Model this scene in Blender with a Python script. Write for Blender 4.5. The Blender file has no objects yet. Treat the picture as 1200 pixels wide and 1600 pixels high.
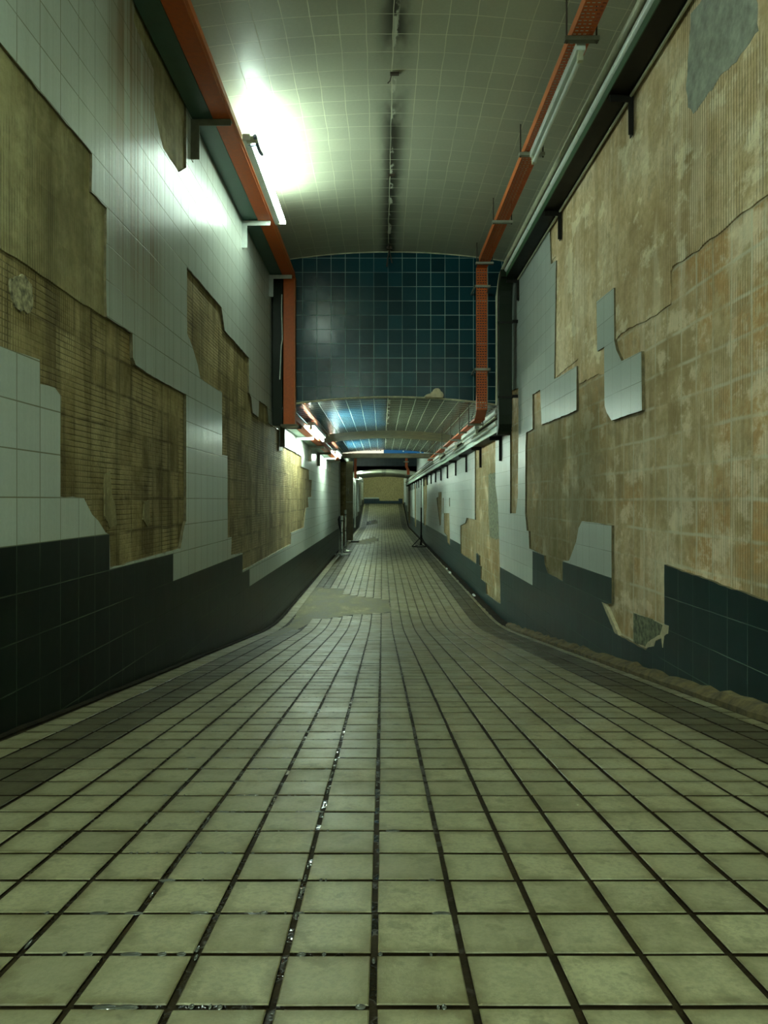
import bpy, math, random
from mathutils import Vector, Matrix
from mathutils.geometry import delaunay_2d_cdt

random.seed(7)
C = bpy.context.scene.collection
K = 1.12            # metres of depth per depth unit
H = 1.35            # eye height above the low floor
XL, XR = -1.165, 1.35
XC = (XL + XR) / 2
HW = (XR - XL) / 2
MORT = 0.016        # tile cladding thickness

# ------------------------------------------------------------------ helpers
def wl(x, y):       # measured point on the left wall -> (Y, Z)
    d = 1165.0 / (597 - x)
    return (K * d, H + (781 - y) * d / 1000)

def wr(x, y):       # the same for the right wall
    d = 1350.0 / (x - 597)
    return (K * d, H + (781 - y) * d / 1000)

def fz(Y):          # floor profile: ramp down, level stretch, ramp up
    t = Y / K
    c, h, s = 6.79, 0.8, 0.13
    if t < c - h: return s * (c - t)
    if t < c + h: return s * (c + h - t) ** 2 / (4 * h)
    c, h, s = 32.0, 0.8, 0.14
    if t < c - h: return 0.0
    if t < c + h: return s * (t - c + h) ** 2 / (4 * h)
    return s * (t - c)

def pip(p, poly):
    x, y = p; r = False; j = len(poly) - 1
    for i in range(len(poly)):
        xi, yi = poly[i]; xj, yj = poly[j]
        if (yi > y) != (yj > y) and x < (xj - xi) * (y - yi) / (yj - yi) + xi: r = not r
        j = i
    return r

def rough_poly(poly, step=0.05, amp=0.003):
    out = []
    n = len(poly)
    for i in range(n):
        a, b = Vector(poly[i]), Vector(poly[(i + 1) % n])
        out.append((a.x, a.y))
        L = (b - a).length
        if L > 12: continue
        m = int(L / step)
        m = min(m, 60)
        for k in range(1, m):
            q = a.lerp(b, k / m)
            out.append((q.x + random.uniform(-amp, amp), q.y + random.uniform(-amp, amp)))
    return out

class MB:
    def __init__(s): s.v = []; s.f = []; s.m = []; s.smooth = False
    def add(s, vs, fs, m=0):
        o = len(s.v); s.v += [tuple(v) for v in vs]
        s.f += [tuple(i + o for i in f) for f in fs]; s.m += [m] * len(fs)
        return s
    def box(s, x0, x1, y0, y1, z0, z1, m=0):
        vs = [(x0,y0,z0),(x1,y0,z0),(x1,y1,z0),(x0,y1,z0),(x0,y0,z1),(x1,y0,z1),(x1,y1,z1),(x0,y1,z1)]
        return s.add(vs, [(0,3,2,1),(4,5,6,7),(0,1,5,4),(1,2,6,5),(2,3,7,6),(3,0,4,7)], m)
    def tube(s, pts, r, n=12, m=0, cap=True):
        pts = [Vector(p) for p in pts]; rings = []
        for i, p in enumerate(pts):
            a = pts[max(i - 1, 0)]; b = pts[min(i + 1, len(pts) - 1)]
            d = (b - a).normalized()
            up = Vector((0, 0, 1)) if abs(d.z) < 0.9 else Vector((0, 1, 0))
            u = d.cross(up).normalized(); w = u.cross(d)
            rr = r[i] if isinstance(r, (list, tuple)) else r
            rings.append([p + (u * math.cos(2*math.pi*k/n) + w * math.sin(2*math.pi*k/n)) * rr for k in range(n)])
        vs = [v for ring in rings for v in ring]; fs = []
        for i in range(len(pts) - 1):
            for k in range(n):
                k2 = (k + 1) % n
                fs.append((i*n + k, i*n + k2, (i+1)*n + k2, (i+1)*n + k))
        if cap:
            fs.append(tuple(range(n - 1, -1, -1))); fs.append(tuple((len(pts)-1)*n + k for k in range(n)))
        s.smooth = True
        return s.add(vs, fs, m)
    def lathe(s, cx, cy, prof, n=24, m=0):
        vs = []; fs = []
        for r, z in prof:
            for k in range(n):
                a = 2*math.pi*k/n; vs.append((cx + r*math.cos(a), cy + r*math.sin(a), z))
        for i in range(len(prof) - 1):
            for k in range(n):
                k2 = (k+1) % n; fs.append((i*n+k, i*n+k2, (i+1)*n+k2, (i+1)*n+k))
        fs.append(tuple(range(n-1, -1, -1))); fs.append(tuple((len(prof)-1)*n+k for k in range(n)))
        s.smooth = True
        return s.add(vs, fs, m)
    def build(s, name, mats, parent=None, bevel=0.0):
        me = bpy.data.meshes.new(name)
        off = Vector(parent_loc(parent)) if parent else Vector((0,0,0))
        me.from_pydata([tuple(Vector(v) - off) for v in s.v], [], s.f)
        if not isinstance(mats, (list, tuple)): mats = [mats]
        for m in mats: me.materials.append(m)
        me.polygons.foreach_set('material_index', s.m)
        me.update()
        if s.smooth:
            me.polygons.foreach_set('use_smooth', [True]*len(me.polygons))
            me.set_sharp_from_angle(angle=math.radians(40))
        o = bpy.data.objects.new(name, me); C.objects.link(o)
        if parent: o.parent = parent
        if bevel:
            b = o.modifiers.new('Bevel', 'BEVEL'); b.width = bevel; b.segments = 2; b.limit_method = 'ANGLE'
        return o

def parent_loc(p):
    v = Vector(p.location)
    while p.parent: p = p.parent; v = v + Vector(p.location)
    return v

def tag(o, label, cat, group=None, kind=None):
    o['label'] = label; o['category'] = cat
    if group: o['group'] = group
    if kind: o['kind'] = kind
    return o

def thing(name, label, cat, loc, group=None):
    o = bpy.data.objects.new(name, None); C.objects.link(o)
    o.location = loc; o.empty_display_size = 0.1
    return tag(o, label, cat, group)

def copy_tree(o, parent=None):
    c = o.copy(); C.objects.link(c); c.parent = parent
    for ch in list(o.children): copy_tree(ch, c)
    return c

# ------------------------------------------------------------------ materials
class NT:
    def __init__(s, name):
        s.mat = bpy.data.materials.new(name); s.mat.use_nodes = True
        s.t = s.mat.node_tree; s.t.nodes.clear()
        s.out = s.t.nodes.new('ShaderNodeOutputMaterial')
        s.bsdf = s.t.nodes.new('ShaderNodeBsdfPrincipled')
        s.t.links.new(s.bsdf.outputs[0], s.out.inputs[0])
        s._p = None
    def n(s, typ, **kw):
        nd = s.t.nodes.new(typ)
        for k, v in kw.items(): setattr(nd, k, v)
        return nd
    def set(s, sock, v):
        if isinstance(v, bpy.types.NodeSocket): s.t.links.new(v, sock)
        elif isinstance(v, (tuple, list)) and len(v) == 3 and sock.type == 'RGBA': sock.default_value = (*v, 1)
        else: sock.default_value = v
    def math(s, op, a, b=None, c=None, clamp=False):
        nd = s.n('ShaderNodeMath', operation=op); nd.use_clamp = clamp
        s.set(nd.inputs[0], a)
        if b is not None: s.set(nd.inputs[1], b)
        if c is not None: s.set(nd.inputs[2], c)
        return nd.outputs[0]
    def pos(s):
        if s._p is None:
            tc = s.n('ShaderNodeTexCoord'); sp = s.n('ShaderNodeSeparateXYZ')
            s.t.links.new(tc.outputs['Object'], sp.inputs[0])
            s._p = {'V': tc.outputs['Object'], 'X': sp.outputs[0], 'Y': sp.outputs[1], 'Z': sp.outputs[2]}
        return s._p
    def vec(s, x, y, z):
        nd = s.n('ShaderNodeCombineXYZ')
        for i, v in enumerate((x, y, z)): s.set(nd.inputs[i], v)
        return nd.outputs[0]
    def noise(s, scale, detail=3, rough=0.55, v=None, stretch=None, off=0.0):
        p = s.pos()
        v = v or p['V']
        if stretch or off:
            mp = s.n('ShaderNodeMapping'); s.t.links.new(v, mp.inputs[0])
            if stretch: mp.inputs['Scale'].default_value = stretch
            mp.inputs['Location'].default_value = (off, off*1.3, off*0.7)
            v = mp.outputs[0]
        nd = s.n('ShaderNodeTexNoise'); s.t.links.new(v, nd.inputs['Vector'])
        nd.inputs['Scale'].default_value = scale; nd.inputs['Detail'].default_value = detail
        nd.inputs['Roughness'].default_value = rough
        return nd.outputs[0]
    def ramp(s, f, stops):
        nd = s.n('ShaderNodeValToRGB'); s.set(nd.inputs[0], f)
        e = nd.color_ramp.elements
        while len(e) < len(stops): e.new(0.5)
        for i, (p, c) in enumerate(stops):
            e[i].position = p
            e[i].color = (*c, 1) if isinstance(c, (tuple, list)) else (c, c, c, 1)
        return nd.outputs[0]
    def sstep(s, f, a, b, lo=0.0, hi=1.0):
        nd = s.n('ShaderNodeMapRange', interpolation_type='SMOOTHSTEP'); s.set(nd.inputs[0], f)
        for i, v in enumerate((a, b, lo, hi)): nd.inputs[1 + i].default_value = v
        return nd.outputs[0]
    def mix(s, f, a, b, blend='MIX'):
        nd = s.n('ShaderNodeMix', data_type='RGBA', blend_type=blend)
        s.set(nd.inputs[0], f); s.set(nd.inputs[6], a); s.set(nd.inputs[7], b)
        return nd.outputs[2]
    def grid(s, u, v, pu, ou, pv, ov, gap, soft=0.6, wob=0.0):
        """joint mask (1 in the joint), cell random"""
        if wob:
            nz = s.math('SUBTRACT', s.noise(3.0, 2), 0.5)
            u = s.math('MULTIPLY_ADD', nz, wob, u); v = s.math('MULTIPLY_ADD', nz, -wob, v)
        us = s.math('DIVIDE', s.math('SUBTRACT', u, ou), pu)
        vs = s.math('DIVIDE', s.math('SUBTRACT', v, ov), pv)
        def edge(w, p):
            f = s.math('ABSOLUTE', s.math('SUBTRACT', s.math('FRACT', w), 0.5))
            d = s.math('MULTIPLY', s.math('SUBTRACT', 0.5, f), p)     # distance to joint centre
            return s.sstep(d, gap * 0.5 * soft, gap * 0.5 * (2 - soft), 1.0, 0.0)
        eu, ev = edge(us, pu), edge(vs, pv)
        m = s.math('MAXIMUM', eu, ev)
        wn = s.n('ShaderNodeTexWhiteNoise', noise_dimensions='2D')
        s.t.links.new(s.vec(s.math('FLOOR', us), s.math('FLOOR', vs), 0.0), wn.inputs[0])
        return m, wn.outputs[0], eu, ev
    def bump(s, h, strength=0.3, dist=0.01, prev=None):
        nd = s.n('ShaderNodeBump'); s.set(nd.inputs['Height'], h)
        nd.inputs['Strength'].default_value = strength; nd.inputs['Distance'].default_value = dist
        if prev is not None: s.t.links.new(prev, nd.inputs['Normal'])
        return nd.outputs[0]
    def fin(s, col=None, rough=None, normal=None, metal=None, spec=None, coat=None):
        b = s.bsdf.inputs
        if col is not None: s.set(b['Base Color'], col)
        if rough is not None: s.set(b['Roughness'], rough)
        if normal is not None: s.set(b['Normal'], normal)
        if metal is not None: s.set(b['Metallic'], metal)
        if spec is not None: s.set(b['Specular IOR Level'], spec)
        if coat is not None: b['Coat Weight'].default_value = coat; b['Coat Roughness'].default_value = 0.15
        return s.mat

def mat_simple(name, col, rough=0.5, metal=0.0, var=0.25, nscale=14, bump=0.15, spec=0.5):
    t = NT(name)
    nz = t.noise(nscale, 4, 0.6)
    dark = tuple(c * (1 - var) for c in col); lite = tuple(min(1, c * (1 + var)) for c in col)
    c = t.ramp(nz, [(0.3, dark), (0.7, lite)])
    return t.fin(c, t.sstep(nz, 0.3, 0.7, max(0.02, rough - 0.03), rough + 0.04),
                 t.bump(nz, bump, 0.004), metal, spec)

def mat_emit(name, col, strength):
    t = NT(name)
    t.bsdf.inputs['Base Color'].default_value = (0.9, 0.9, 0.9, 1)
    t.bsdf.inputs['Emission Color'].default_value = (*col, 1)
    t.bsdf.inputs['Emission Strength'].default_value = strength
    return t.mat

def mat_tiles(name, base, joint, axes, pu, ou, pv, ov, gap=0.004, var=0.12, rough=0.25, joint_fade=0.3,
              stain=None, wave=0.0, wob=0.0, joint_bump=0.25, dirt_amt=0.22, spec=0.5, streak=0.0):
    t = NT(name); p = t.pos()
    m, rnd, eu, ev = t.grid(p[axes[0]], p[axes[1]], pu, ou, pv, ov, gap, wob=wob)
    lo = tuple(c * (1 - var) for c in base); hi = tuple(min(1, c * (1 + var)) for c in base)
    col = t.ramp(rnd, [(0.0, lo), (1.0, hi)])
    dirt = t.noise(2.2, 3, 0.5, off=3.1)
    col = t.mix(t.sstep(dirt, 0.40, 0.9, 0.0, dirt_amt), col, tuple(c * 0.55 for c in base))
    speck = t.noise(60, 2, 0.5)
    col = t.mix(t.sstep(speck, 0.3, 0.7, 0.0, 0.12), col, tuple(c * 0.6 for c in base))
    if stain: col = stain(t, col)
    jm = t.math('MULTIPLY', m, t.sstep(t.noise(1.7, 3, off=7.0), 0.3, 0.6, joint_fade, 1.0))
    col = t.mix(jm, col, joint)
    r = t.math('MULTIPLY_ADD', m, 0.3, rough)
    h = t.math('MULTIPLY_ADD', m, -1.0, t.math('MULTIPLY', rnd, 0.25))
    nm = t.bump(h, joint_bump, 0.004)
    if wave: nm = t.bump(t.noise(7.0, 2, 0.5, off=1.7), wave, 0.02, nm)
    if streak: nm = t.bump(t.noise(1.0, 4, 0.6, stretch=(1.0, 30.0, 0.5), off=8.0), streak, 0.01, nm)
    return t.fin(col, r, nm, spec=spec)

TP = 0.1557         # wall tile column pitch (Y)
TZ = 0.154          # wall tile course height
OYL = 2.319 * K; OYR = 3.06 * K
OZ = H - 0.146

def stain_left(t, col):       # brown water runs below the missing tiles
    p = t.pos()
    run = t.noise(1.0, 5, 0.65, stretch=(0.0, 26.0, 0.25))
    band = t.math('MULTIPLY', t.sstep(p['Y'], 2.9, 3.25), t.sstep(p['Y'], 3.6, 3.95, 1.0, 0.0))
    zz = t.math('MULTIPLY', t.sstep(p['Z'], 2.0, 2.7), 1.0)
    f = t.math('MULTIPLY', t.math('MULTIPLY', band, zz), t.sstep(run, 0.38, 0.60, 0.12, 0.9))
    col = t.mix(f, col, (0.17, 0.10, 0.03))
    run2 = t.noise(1.0, 4, 0.6, stretch=(0.0, 14.0, 0.15), off=5.0)
    f2 = t.math('MULTIPLY', t.sstep(run2, 0.45, 0.8, 0.0, 0.3), t.sstep(p['Z'], 1.0, 2.2, 0.3, 1.0))
    return t.mix(f2, col, (0.20, 0.18, 0.10))

PALE = (0.46, 0.50, 0.47); PALE_L = (0.40, 0.43, 0.38)
M_pale_l = mat_tiles('pale_tile_left', PALE_L, (0.16, 0.15, 0.09), 'YZ', TP, OYL, TZ, OZ, 0.0045, 0.04, 0.31, 0.5, stain_left, 0.0, dirt_amt=0.10, streak=0.16, spec=0.24)
M_pale_r = mat_tiles('pale_tile_right', PALE, (0.20, 0.21, 0.17), 'YZ', TP, OYR, TZ, H - 0.306, 0.0030, 0.04, 0.32, 0.15, None, 0.0, dirt_amt=0.10, streak=0.06, spec=0.35)
DARK = (0.009, 0.028, 0.029)
M_dark_l = mat_tiles('dark_tile_left', (0.006, 0.010, 0.007), (0.09, 0.115, 0.075), 'YZ', TP, OYL, TZ, OZ, 0.0035, 0.25, 0.36, 0.2, None, 0.06, spec=0.08)
M_dark_r = mat_tiles('dark_tile_right', DARK, (0.11, 0.16, 0.13), 'YZ', TP, OYR, TZ, H - 0.306, 0.0035, 0.2, 0.34, 0.15, None, 0.06, spec=0.18)
M_blue = mat_tiles('blue_tile', (0.005, 0.044, 0.060), (0.33, 0.52, 0.50), 'XZ', 0.1524, 0.0634, 0.1528, H + 1.2125, 0.0048, 0.35, 0.22, 0.25, None, 0.12, 0.0, spec=0.3)
M_blue_far = mat_tiles('blue_tile_far', (0.008, 0.022, 0.032), (0.07, 0.10, 0.10), 'XZ', 0.1524, 0.0634, 0.1528, H + 1.2125, 0.004, 0.25, 0.3, 0.2)

def stain_ceiling(t, col):    # soot along the middle joint, peeling white in places
    p = t.pos()
    wob = t.math('MULTIPLY_ADD', t.math('SUBTRACT', t.noise(2.0, 3), 0.5), 0.05, p['X'])
    d = t.math('ABSOLUTE', t.math('SUBTRACT', wob, 0.078))
    n1 = t.noise(1.0, 4, 0.6, stretch=(3.0, 1.15, 1.0), off=2.0)
    f = t.math('MULTIPLY', t.sstep(d, 0.0, 0.15, 1.0, 0.0), t.sstep(n1, 0.36, 0.58, 0.2, 1.0))
    col = t.mix(f, col, (0.035, 0.032, 0.02))
    n2 = t.noise(9.0, 4, 0.6, stretch=(1.0, 0.5, 1.0), off=4.0)
    f2 = t.math('MULTIPLY', t.sstep(d, 0.006, 0.022, 1.0, 0.0), t.sstep(n2, 0.5, 0.58))
    return t.mix(f2, col, (0.55, 0.56, 0.46))

M_ceil = mat_tiles('ceiling_tile', (0.44, 0.45, 0.34), (0.72, 0.72, 0.55), 'XY', 0.1524, 0.0634, 0.168, 0.05, 0.0046, 0.05, 0.40, 0.45, stain_ceiling, 0.06, 0.02, dirt_amt=0.2, spec=0.6)
def blue_sheen(t, col):         # bluish lamp sheen painted left of the middle joint, grey-green tiles right
    p = t.pos()
    col = t.mix(t.sstep(p['X'], 0.03, 0.07, 1.0, 0.0), col, (0.025, 0.17, 0.33))
    gr = t.noise(1.0, 5, 0.62, stretch=(1.6, 3.0, 1.0), off=17.0)
    col = t.mix(t.sstep(gr, 0.48, 0.70, 0.0, 0.7), col, (0.085, 0.075, 0.035))
    return stain_ceiling(t, col)
M_ceil_low = mat_tiles('ceiling_tile_sheen', (0.12, 0.155, 0.115), (0.75, 0.78, 0.62), 'XY', 0.1524, 0.0634, 0.168, 0.05, 0.007, 0.2, 0.25, 0.6, blue_sheen, 0.03, 0.01, spec=0.5)

def mat_mortar(name, dark, mid, lite, pv, ph, cross, cell_amt, zone=None, oy=OYL, oz=OZ, comb=0.35, ochre=None, tcol=None, chips=0.45, drips=0.25):
    t = NT(name); p = t.pos()
    u, v = p['Y'], p['Z']
    nz = t.math('SUBTRACT', t.noise(5.0, 3), 0.5)
    uu = t.math('MULTIPLY_ADD', nz, 0.005, u); vv = t.math('MULTIPLY_ADD', nz, 0.004, v)
    def lines(w, pitch):
        f = t.math('ABSOLUTE', t.math('SUBTRACT', t.math('FRACT', t.math('DIVIDE', w, pitch)), 0.5))
        return t.sstep(f, 0.33, 0.47)
    m, rnd, eu, ev = t.grid(uu, vv, TP, oy, TZ, oz, 0.014, 0.2, wob=0.02)
    patch = t.noise(2.3, 6, 0.65, off=1.0)
    fine = t.noise(22.0, 5, 0.7, off=2.0)
    col = t.ramp(t.math('MULTIPLY_ADD', t.math('SUBTRACT', rnd, 0.5), cell_amt, patch),
                 [(0.26, dark), (0.5, mid), (0.74, lite)])
    if ochre:
        wn = t.math('MULTIPLY', t.sstep(t.math('MULTIPLY_ADD', rnd, 0.35, t.noise(2.6, 4, 0.6, off=19.0)), 0.55, 0.75), t.sstep(t.noise(0.9, 3, off=9.0), 0.38, 0.55))
        edge = t.math('SUBTRACT', 1.0, m)
        inner = t.math('MULTIPLY', wn, t.math('MULTIPLY', edge, t.sstep(fine, 0.36, 0.52)))
        col = t.mix(t.math('MULTIPLY', inner, 0.8), col, ochre)
    col = t.mix(t.sstep(fine, 0.35, 0.7, 0.0, 0.45), col, dark)
    sm = t.noise(1.0, 5, 0.6, stretch=(1.0, 7.0, 1.1), off=6.0)
    col = t.mix(t.sstep(sm, 0.52, 0.60, 0.0, 0.35), col, lite)
    chip = t.noise(4.2, 7, 0.68, stretch=(1.0, 0.75, 1.05), off=31.0)
    col = t.mix(t.sstep(chip, 0.52, 0.61, 0.0, chips * 0.85), col, tuple(min(1, c * 1.15) for c in lite))
    col = t.mix(t.sstep(chip, 0.36, 0.42, chips * 0.8, 0.0), col, tuple(c * 0.6 for c in mid))
    drip = t.noise(1.0, 5, 0.65, stretch=(1.0, 11.0, 0.5), off=41.0)
    col = t.mix(t.sstep(drip, 0.5, 0.66, 0.0, drips), col, tuple(c * 0.55 for c in dark))
    lv = t.math('MULTIPLY', lines(uu, pv), t.sstep(t.noise(2.2, 5, 0.65, off=11.0), 0.44, 0.52, 0.05, 1.0))
    L = lv
    if cross:
        lh = t.math('MULTIPLY', lines(vv, ph), t.math('MULTIPLY', t.sstep(t.noise(2.1, 3, off=14.0), 0.38, 0.55, 0.15, 0.8), t.sstep(rnd, 0.25, 0.4, 0.35, 1.0)))
        L = t.math('MAXIMUM', lv, lh)
    col = t.mix(t.math('MULTIPLY', L, comb), col, tuple(c * 0.28 for c in dark))
    if tcol is not None:
        col = t.mix(t.math('MULTIPLY', m, t.sstep(t.noise(2.7, 5, 0.65, off=15.0), 0.40, 0.62, 0.05, 0.75)), col, tcol)
    if zone: col = zone(t, col)
    h = t.math('MULTIPLY_ADD', L, -0.6, t.math('MULTIPLY', fine, 0.8))
    h = t.math('MULTIPLY_ADD', t.noise(6.0, 4, 0.6, off=3.0), 1.2, h)
    nm = t.bump(h, 0.9, 0.006)
    return t.fin(col, 0.85, nm, spec=0.2)

def zone_right(t, col):       # damp olive patch low down next to the tiled pier
    p = t.pos()
    a = t.math('MULTIPLY', t.sstep(p['Y'], 4.0, 4.9), t.sstep(p['Z'], 1.75, 2.35, 1.0, 0.0))
    a = t.math('MULTIPLY', a, t.sstep(t.noise(2.5, 4, off=21.0), 0.28, 0.5, 0.35, 1.0))
    return t.mix(t.math('MULTIPLY', a, 0.7), col, (0.12, 0.105, 0.035))

M_mort_l = mat_mortar('mortar_left', (0.12, 0.088, 0.030), (0.26, 0.195, 0.080), (0.42, 0.335, 0.165), 0.0165, 0.0225, True, 0.25, comb=0.6, tcol=(0.07, 0.05, 0.017), chips=0.25, drips=0.6)
M_coat_l = mat_mortar('render_coat_left', (0.13, 0.105, 0.04), (0.27, 0.225, 0.105), (0.42, 0.37, 0.20), 0.0165, 0.03, False, 0.1, comb=0.55, chips=0.25, drips=0.35)
M_mort_r = mat_mortar('mortar_right', (0.31, 0.21, 0.095), (0.58, 0.44, 0.26), (0.84, 0.71, 0.54), 0.019, 0.022, False, 0.12, zone_right, OYR, H - 0.306, 0.22, (0.60, 0.33, 0.13), (0.66, 0.60, 0.46), chips=0.6)
M_coat_r = mat_mortar('render_coat_right', (0.36, 0.24, 0.11), (0.68, 0.51, 0.30), (0.92, 0.78, 0.58), 0.021, 0.03, False, 0.0, None, OYR, H - 0.306, 0.6, chips=0.7)
M_grey = mat_simple('grey_cement', (0.30, 0.31, 0.26), 0.85, 0, 0.35, 18, 0.7)
M_lump = mat_simple('rough_lump', (0.24, 0.21, 0.12), 0.9, 0, 0.8, 45, 1.0)
M_crackle = mat_simple('dark_crackle', (0.13, 0.14, 0.085), 0.85, 0, 0.8, 30, 1.0)
M_adh = mat_simple('pale_adhesive', (0.50, 0.43, 0.28), 0.8, 0, 0.2, 30, 0.5)
M_edge = mat_simple('tile_edge', (0.15, 0.12, 0.06), 0.8, 0, 0.4, 30, 0.4)  # dark tone stands for the shadow along the tile edges
M_dirt = mat_simple('gutter_dirt', (0.10, 0.075, 0.03), 0.9, 0, 0.6, 20, 0.9)
M_black_dirt = mat_simple('gutter_black', (0.012, 0.009, 0.004), 0.9, 0, 0.5, 20, 0.8, 0.1)
M_endwall = mat_simple('end_wall_mortar', (0.33, 0.26, 0.12), 0.85, 0, 0.4, 22, 0.6)
M_ceilband = mat_simple('bare_ceiling_band', (0.20, 0.18, 0.09), 0.6, 0, 0.45, 9, 0.4)
M_beam = mat_simple('beam_paint', (0.12, 0.105, 0.06), 0.6, 0, 0.35, 7, 0.3)

M_orange = mat_simple('orange_paint', (0.52, 0.095, 0.010), 0.5, 0, 0.12, 40, 0.04)
M_orange2 = mat_simple('orange_paint_lip', (0.56, 0.14, 0.03), 0.5, 0, 0.12, 20, 0.05)
M_teal = mat_simple('teal_paint', (0.055, 0.115, 0.09), 0.4, 0, 0.14, 12, 0.05)
M_blackg = mat_simple('black_green_paint', (0.010, 0.016, 0.008), 0.35, 0, 0.1, 6, 0.02, 0.2)
M_black = mat_simple('black_paint', (0.010, 0.009, 0.007), 0.5, 0, 0.2, 12, 0.1, 0.2)
M_green = mat_simple('green_paint', (0.025, 0.085, 0.035), 0.4, 0, 0.2, 12, 0.05)
M_palegreen = mat_simple('pale_duct_green', (0.34, 0.46, 0.38), 0.4, 0, 0.15, 12, 0.05)
M_white = mat_simple('white_enamel', (0.66, 0.70, 0.66), 0.3, 0, 0.08, 12, 0.04)
M_beige = mat_simple('beige_pvc', (0.46, 0.46, 0.33), 0.45, 0, 0.18, 12, 0.05)
M_steel = mat_simple('galvanised_steel', (0.33, 0.34, 0.28), 0.5, 0.35, 0.2, 18, 0.1)
M_bracket_lit = mat_simple('bracket_lamplit', (0.50, 0.54, 0.50), 0.4, 0, 0.12, 18, 0.05)  # bracket tone lightened to hold the lamplight falling on it
M_dull = mat_simple('dull_steel', (0.12, 0.115, 0.07), 0.5, 0.2, 0.25, 18, 0.1)
M_chrome = mat_simple('chrome', (0.62, 0.64, 0.56), 0.28, 0.7, 0.08, 12, 0.0)
M_door = mat_simple('door_metal', (0.26, 0.23, 0.13), 0.45, 0.2, 0.3, 5, 0.1)
M_doorframe = mat_simple('door_frame', (0.36, 0.38, 0.30), 0.5, 0, 0.15, 8, 0.1)
M_niche = mat_simple('niche_brown', (0.055, 0.032, 0.016), 0.7, 0, 0.3, 8, 0.2)
M_rubber = mat_simple('black_rubber', (0.012, 0.012, 0.010), 0.5, 0, 0.2, 12, 0.1)
M_cloth = mat_simple('pale_cloth', (0.66, 0.58, 0.40), 0.9, 0, 0.2, 20, 0.5)
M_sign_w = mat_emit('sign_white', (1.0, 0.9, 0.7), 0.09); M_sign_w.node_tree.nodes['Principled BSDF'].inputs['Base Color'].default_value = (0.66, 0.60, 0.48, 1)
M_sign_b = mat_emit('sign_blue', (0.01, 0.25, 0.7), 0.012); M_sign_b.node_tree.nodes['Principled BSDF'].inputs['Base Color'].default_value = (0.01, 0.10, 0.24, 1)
M_wire = mat_simple('wire_brown', (0.05, 0.035, 0.02), 0.6, 0, 0.3, 12, 0.1)
M_trim = mat_simple('pale_edge', (0.48, 0.46, 0.33), 0.5, 0, 0.4, 14, 0.2)

LAMP = (0.75, 1.0, 0.83)
M_tube_off = mat_simple('unlit_tube', (0.70, 0.74, 0.70), 0.2, 0, 0.05, 6, 0.0)

FP, FX0 = 0.112, -0.010
ROW, RY0 = 0.1126, 0.791
# floor materials
def mat_floor(name, base, rough):
    t = NT(name)
    at = t.n('ShaderNodeAttribute', attribute_name='tone')
    tone = at.outputs['Fac']
    col = t.ramp(tone, [(0.0, tuple(c*0.80 for c in base)), (1.0, tuple(c*1.14 for c in base))])
    sp = t.noise(130, 3, 0.7)
    col = t.mix(t.sstep(sp, 0.42, 0.62, 0.0, 0.55), col, tuple(c*0.6 for c in base))
    dirt = t.noise(4.5, 6, 0.68, off=1.3)
    col = t.mix(t.sstep(dirt, 0.50, 0.78, 0.0, 0.6), col, (base[0]*0.33, base[1]*0.31, base[2]*0.2))
    big = t.noise(0.8, 4, 0.6, off=5.3)
    col = t.mix(t.sstep(big, 0.45, 0.7, 0.0, 0.35), col, tuple(c*0.5 for c in base))
    gm, _, _, _ = t.grid(t.pos()['X'], t.pos()['Y'], FP, FX0, ROW, RY0, 0.030, 0.05)
    gn = t.noise(11, 5, 0.65, off=8.3)
    col = t.mix(t.math('MULTIPLY', gm, t.sstep(gn, 0.36, 0.64, 0.15, 0.95)), col, (base[0]*0.35, base[1]*0.31, base[2]*0.2))
    spot = t.noise(26, 4, 0.6, off=2.7)
    col = t.mix(t.sstep(spot, 0.56, 0.64, 0.0, 0.4), col, (base[0]*0.3, base[1]*0.27, base[2]*0.2))
    sm = t.noise(1.0, 4, 0.6, stretch=(9.0, 1.3, 1.0), off=12.0)
    col = t.mix(t.sstep(sm, 0.52, 0.7, 0.0, 0.35), col, (base[0]*0.5, base[1]*0.46, base[2]*0.36))
    r = t.sstep(dirt, 0.3, 0.7, rough, rough + 0.2)
    nm = t.bump(sp, 0.25, 0.002)
    nm = t.bump(t.noise(14, 3, off=2.0), 0.10, 0.01, nm)
    return t.fin(col, r, nm, spec=0.29)
M_ftile = mat_floor('floor_tile_pale', (0.222, 0.204, 0.118), 0.33)
M_fdark = mat_floor('floor_tile_dark', (0.075, 0.066, 0.032), 0.42)
t = NT('floor_joint')
w = t.noise(16.0, 3, 0.6); wx = t.pos()['X']
wet = t.math('MULTIPLY', t.sstep(w, 0.50, 0.56), t.math('MULTIPLY', t.sstep(wx, -0.75, -0.45), t.sstep(wx, 0.0, 0.15, 1.0, 0.0)))
t.set(t.bsdf.inputs['Specular IOR Level'], t.math('MULTIPLY_ADD', wet, 0.6, 0.06))
M_fgrout = t.fin(t.ramp(t.noise(30, 3), [(0.3, (0.008, 0.005, 0.002)), (0.8, (0.022, 0.015, 0.006))]), t.math('MULTIPLY_ADD', wet, -0.55, 0.6), t.bump(t.noise(60, 3), 0.5, 0.003))
t = NT('floor_cement')
w = t.noise(3.4, 7, 0.68, stretch=(1.0, 0.45, 1.0))
M_fcem = t.fin(t.ramp(w, [(0.32, (0.035, 0.030, 0.013)), (0.46, (0.085, 0.075, 0.035)), (0.58, (0.15, 0.135, 0.07)), (0.70, (0.26, 0.24, 0.14))]), t.sstep(w, 0.3, 0.7, 0.5, 0.8), t.bump(t.noise(20, 5, 0.6), 0.7, 0.01), spec=0.25)

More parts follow.
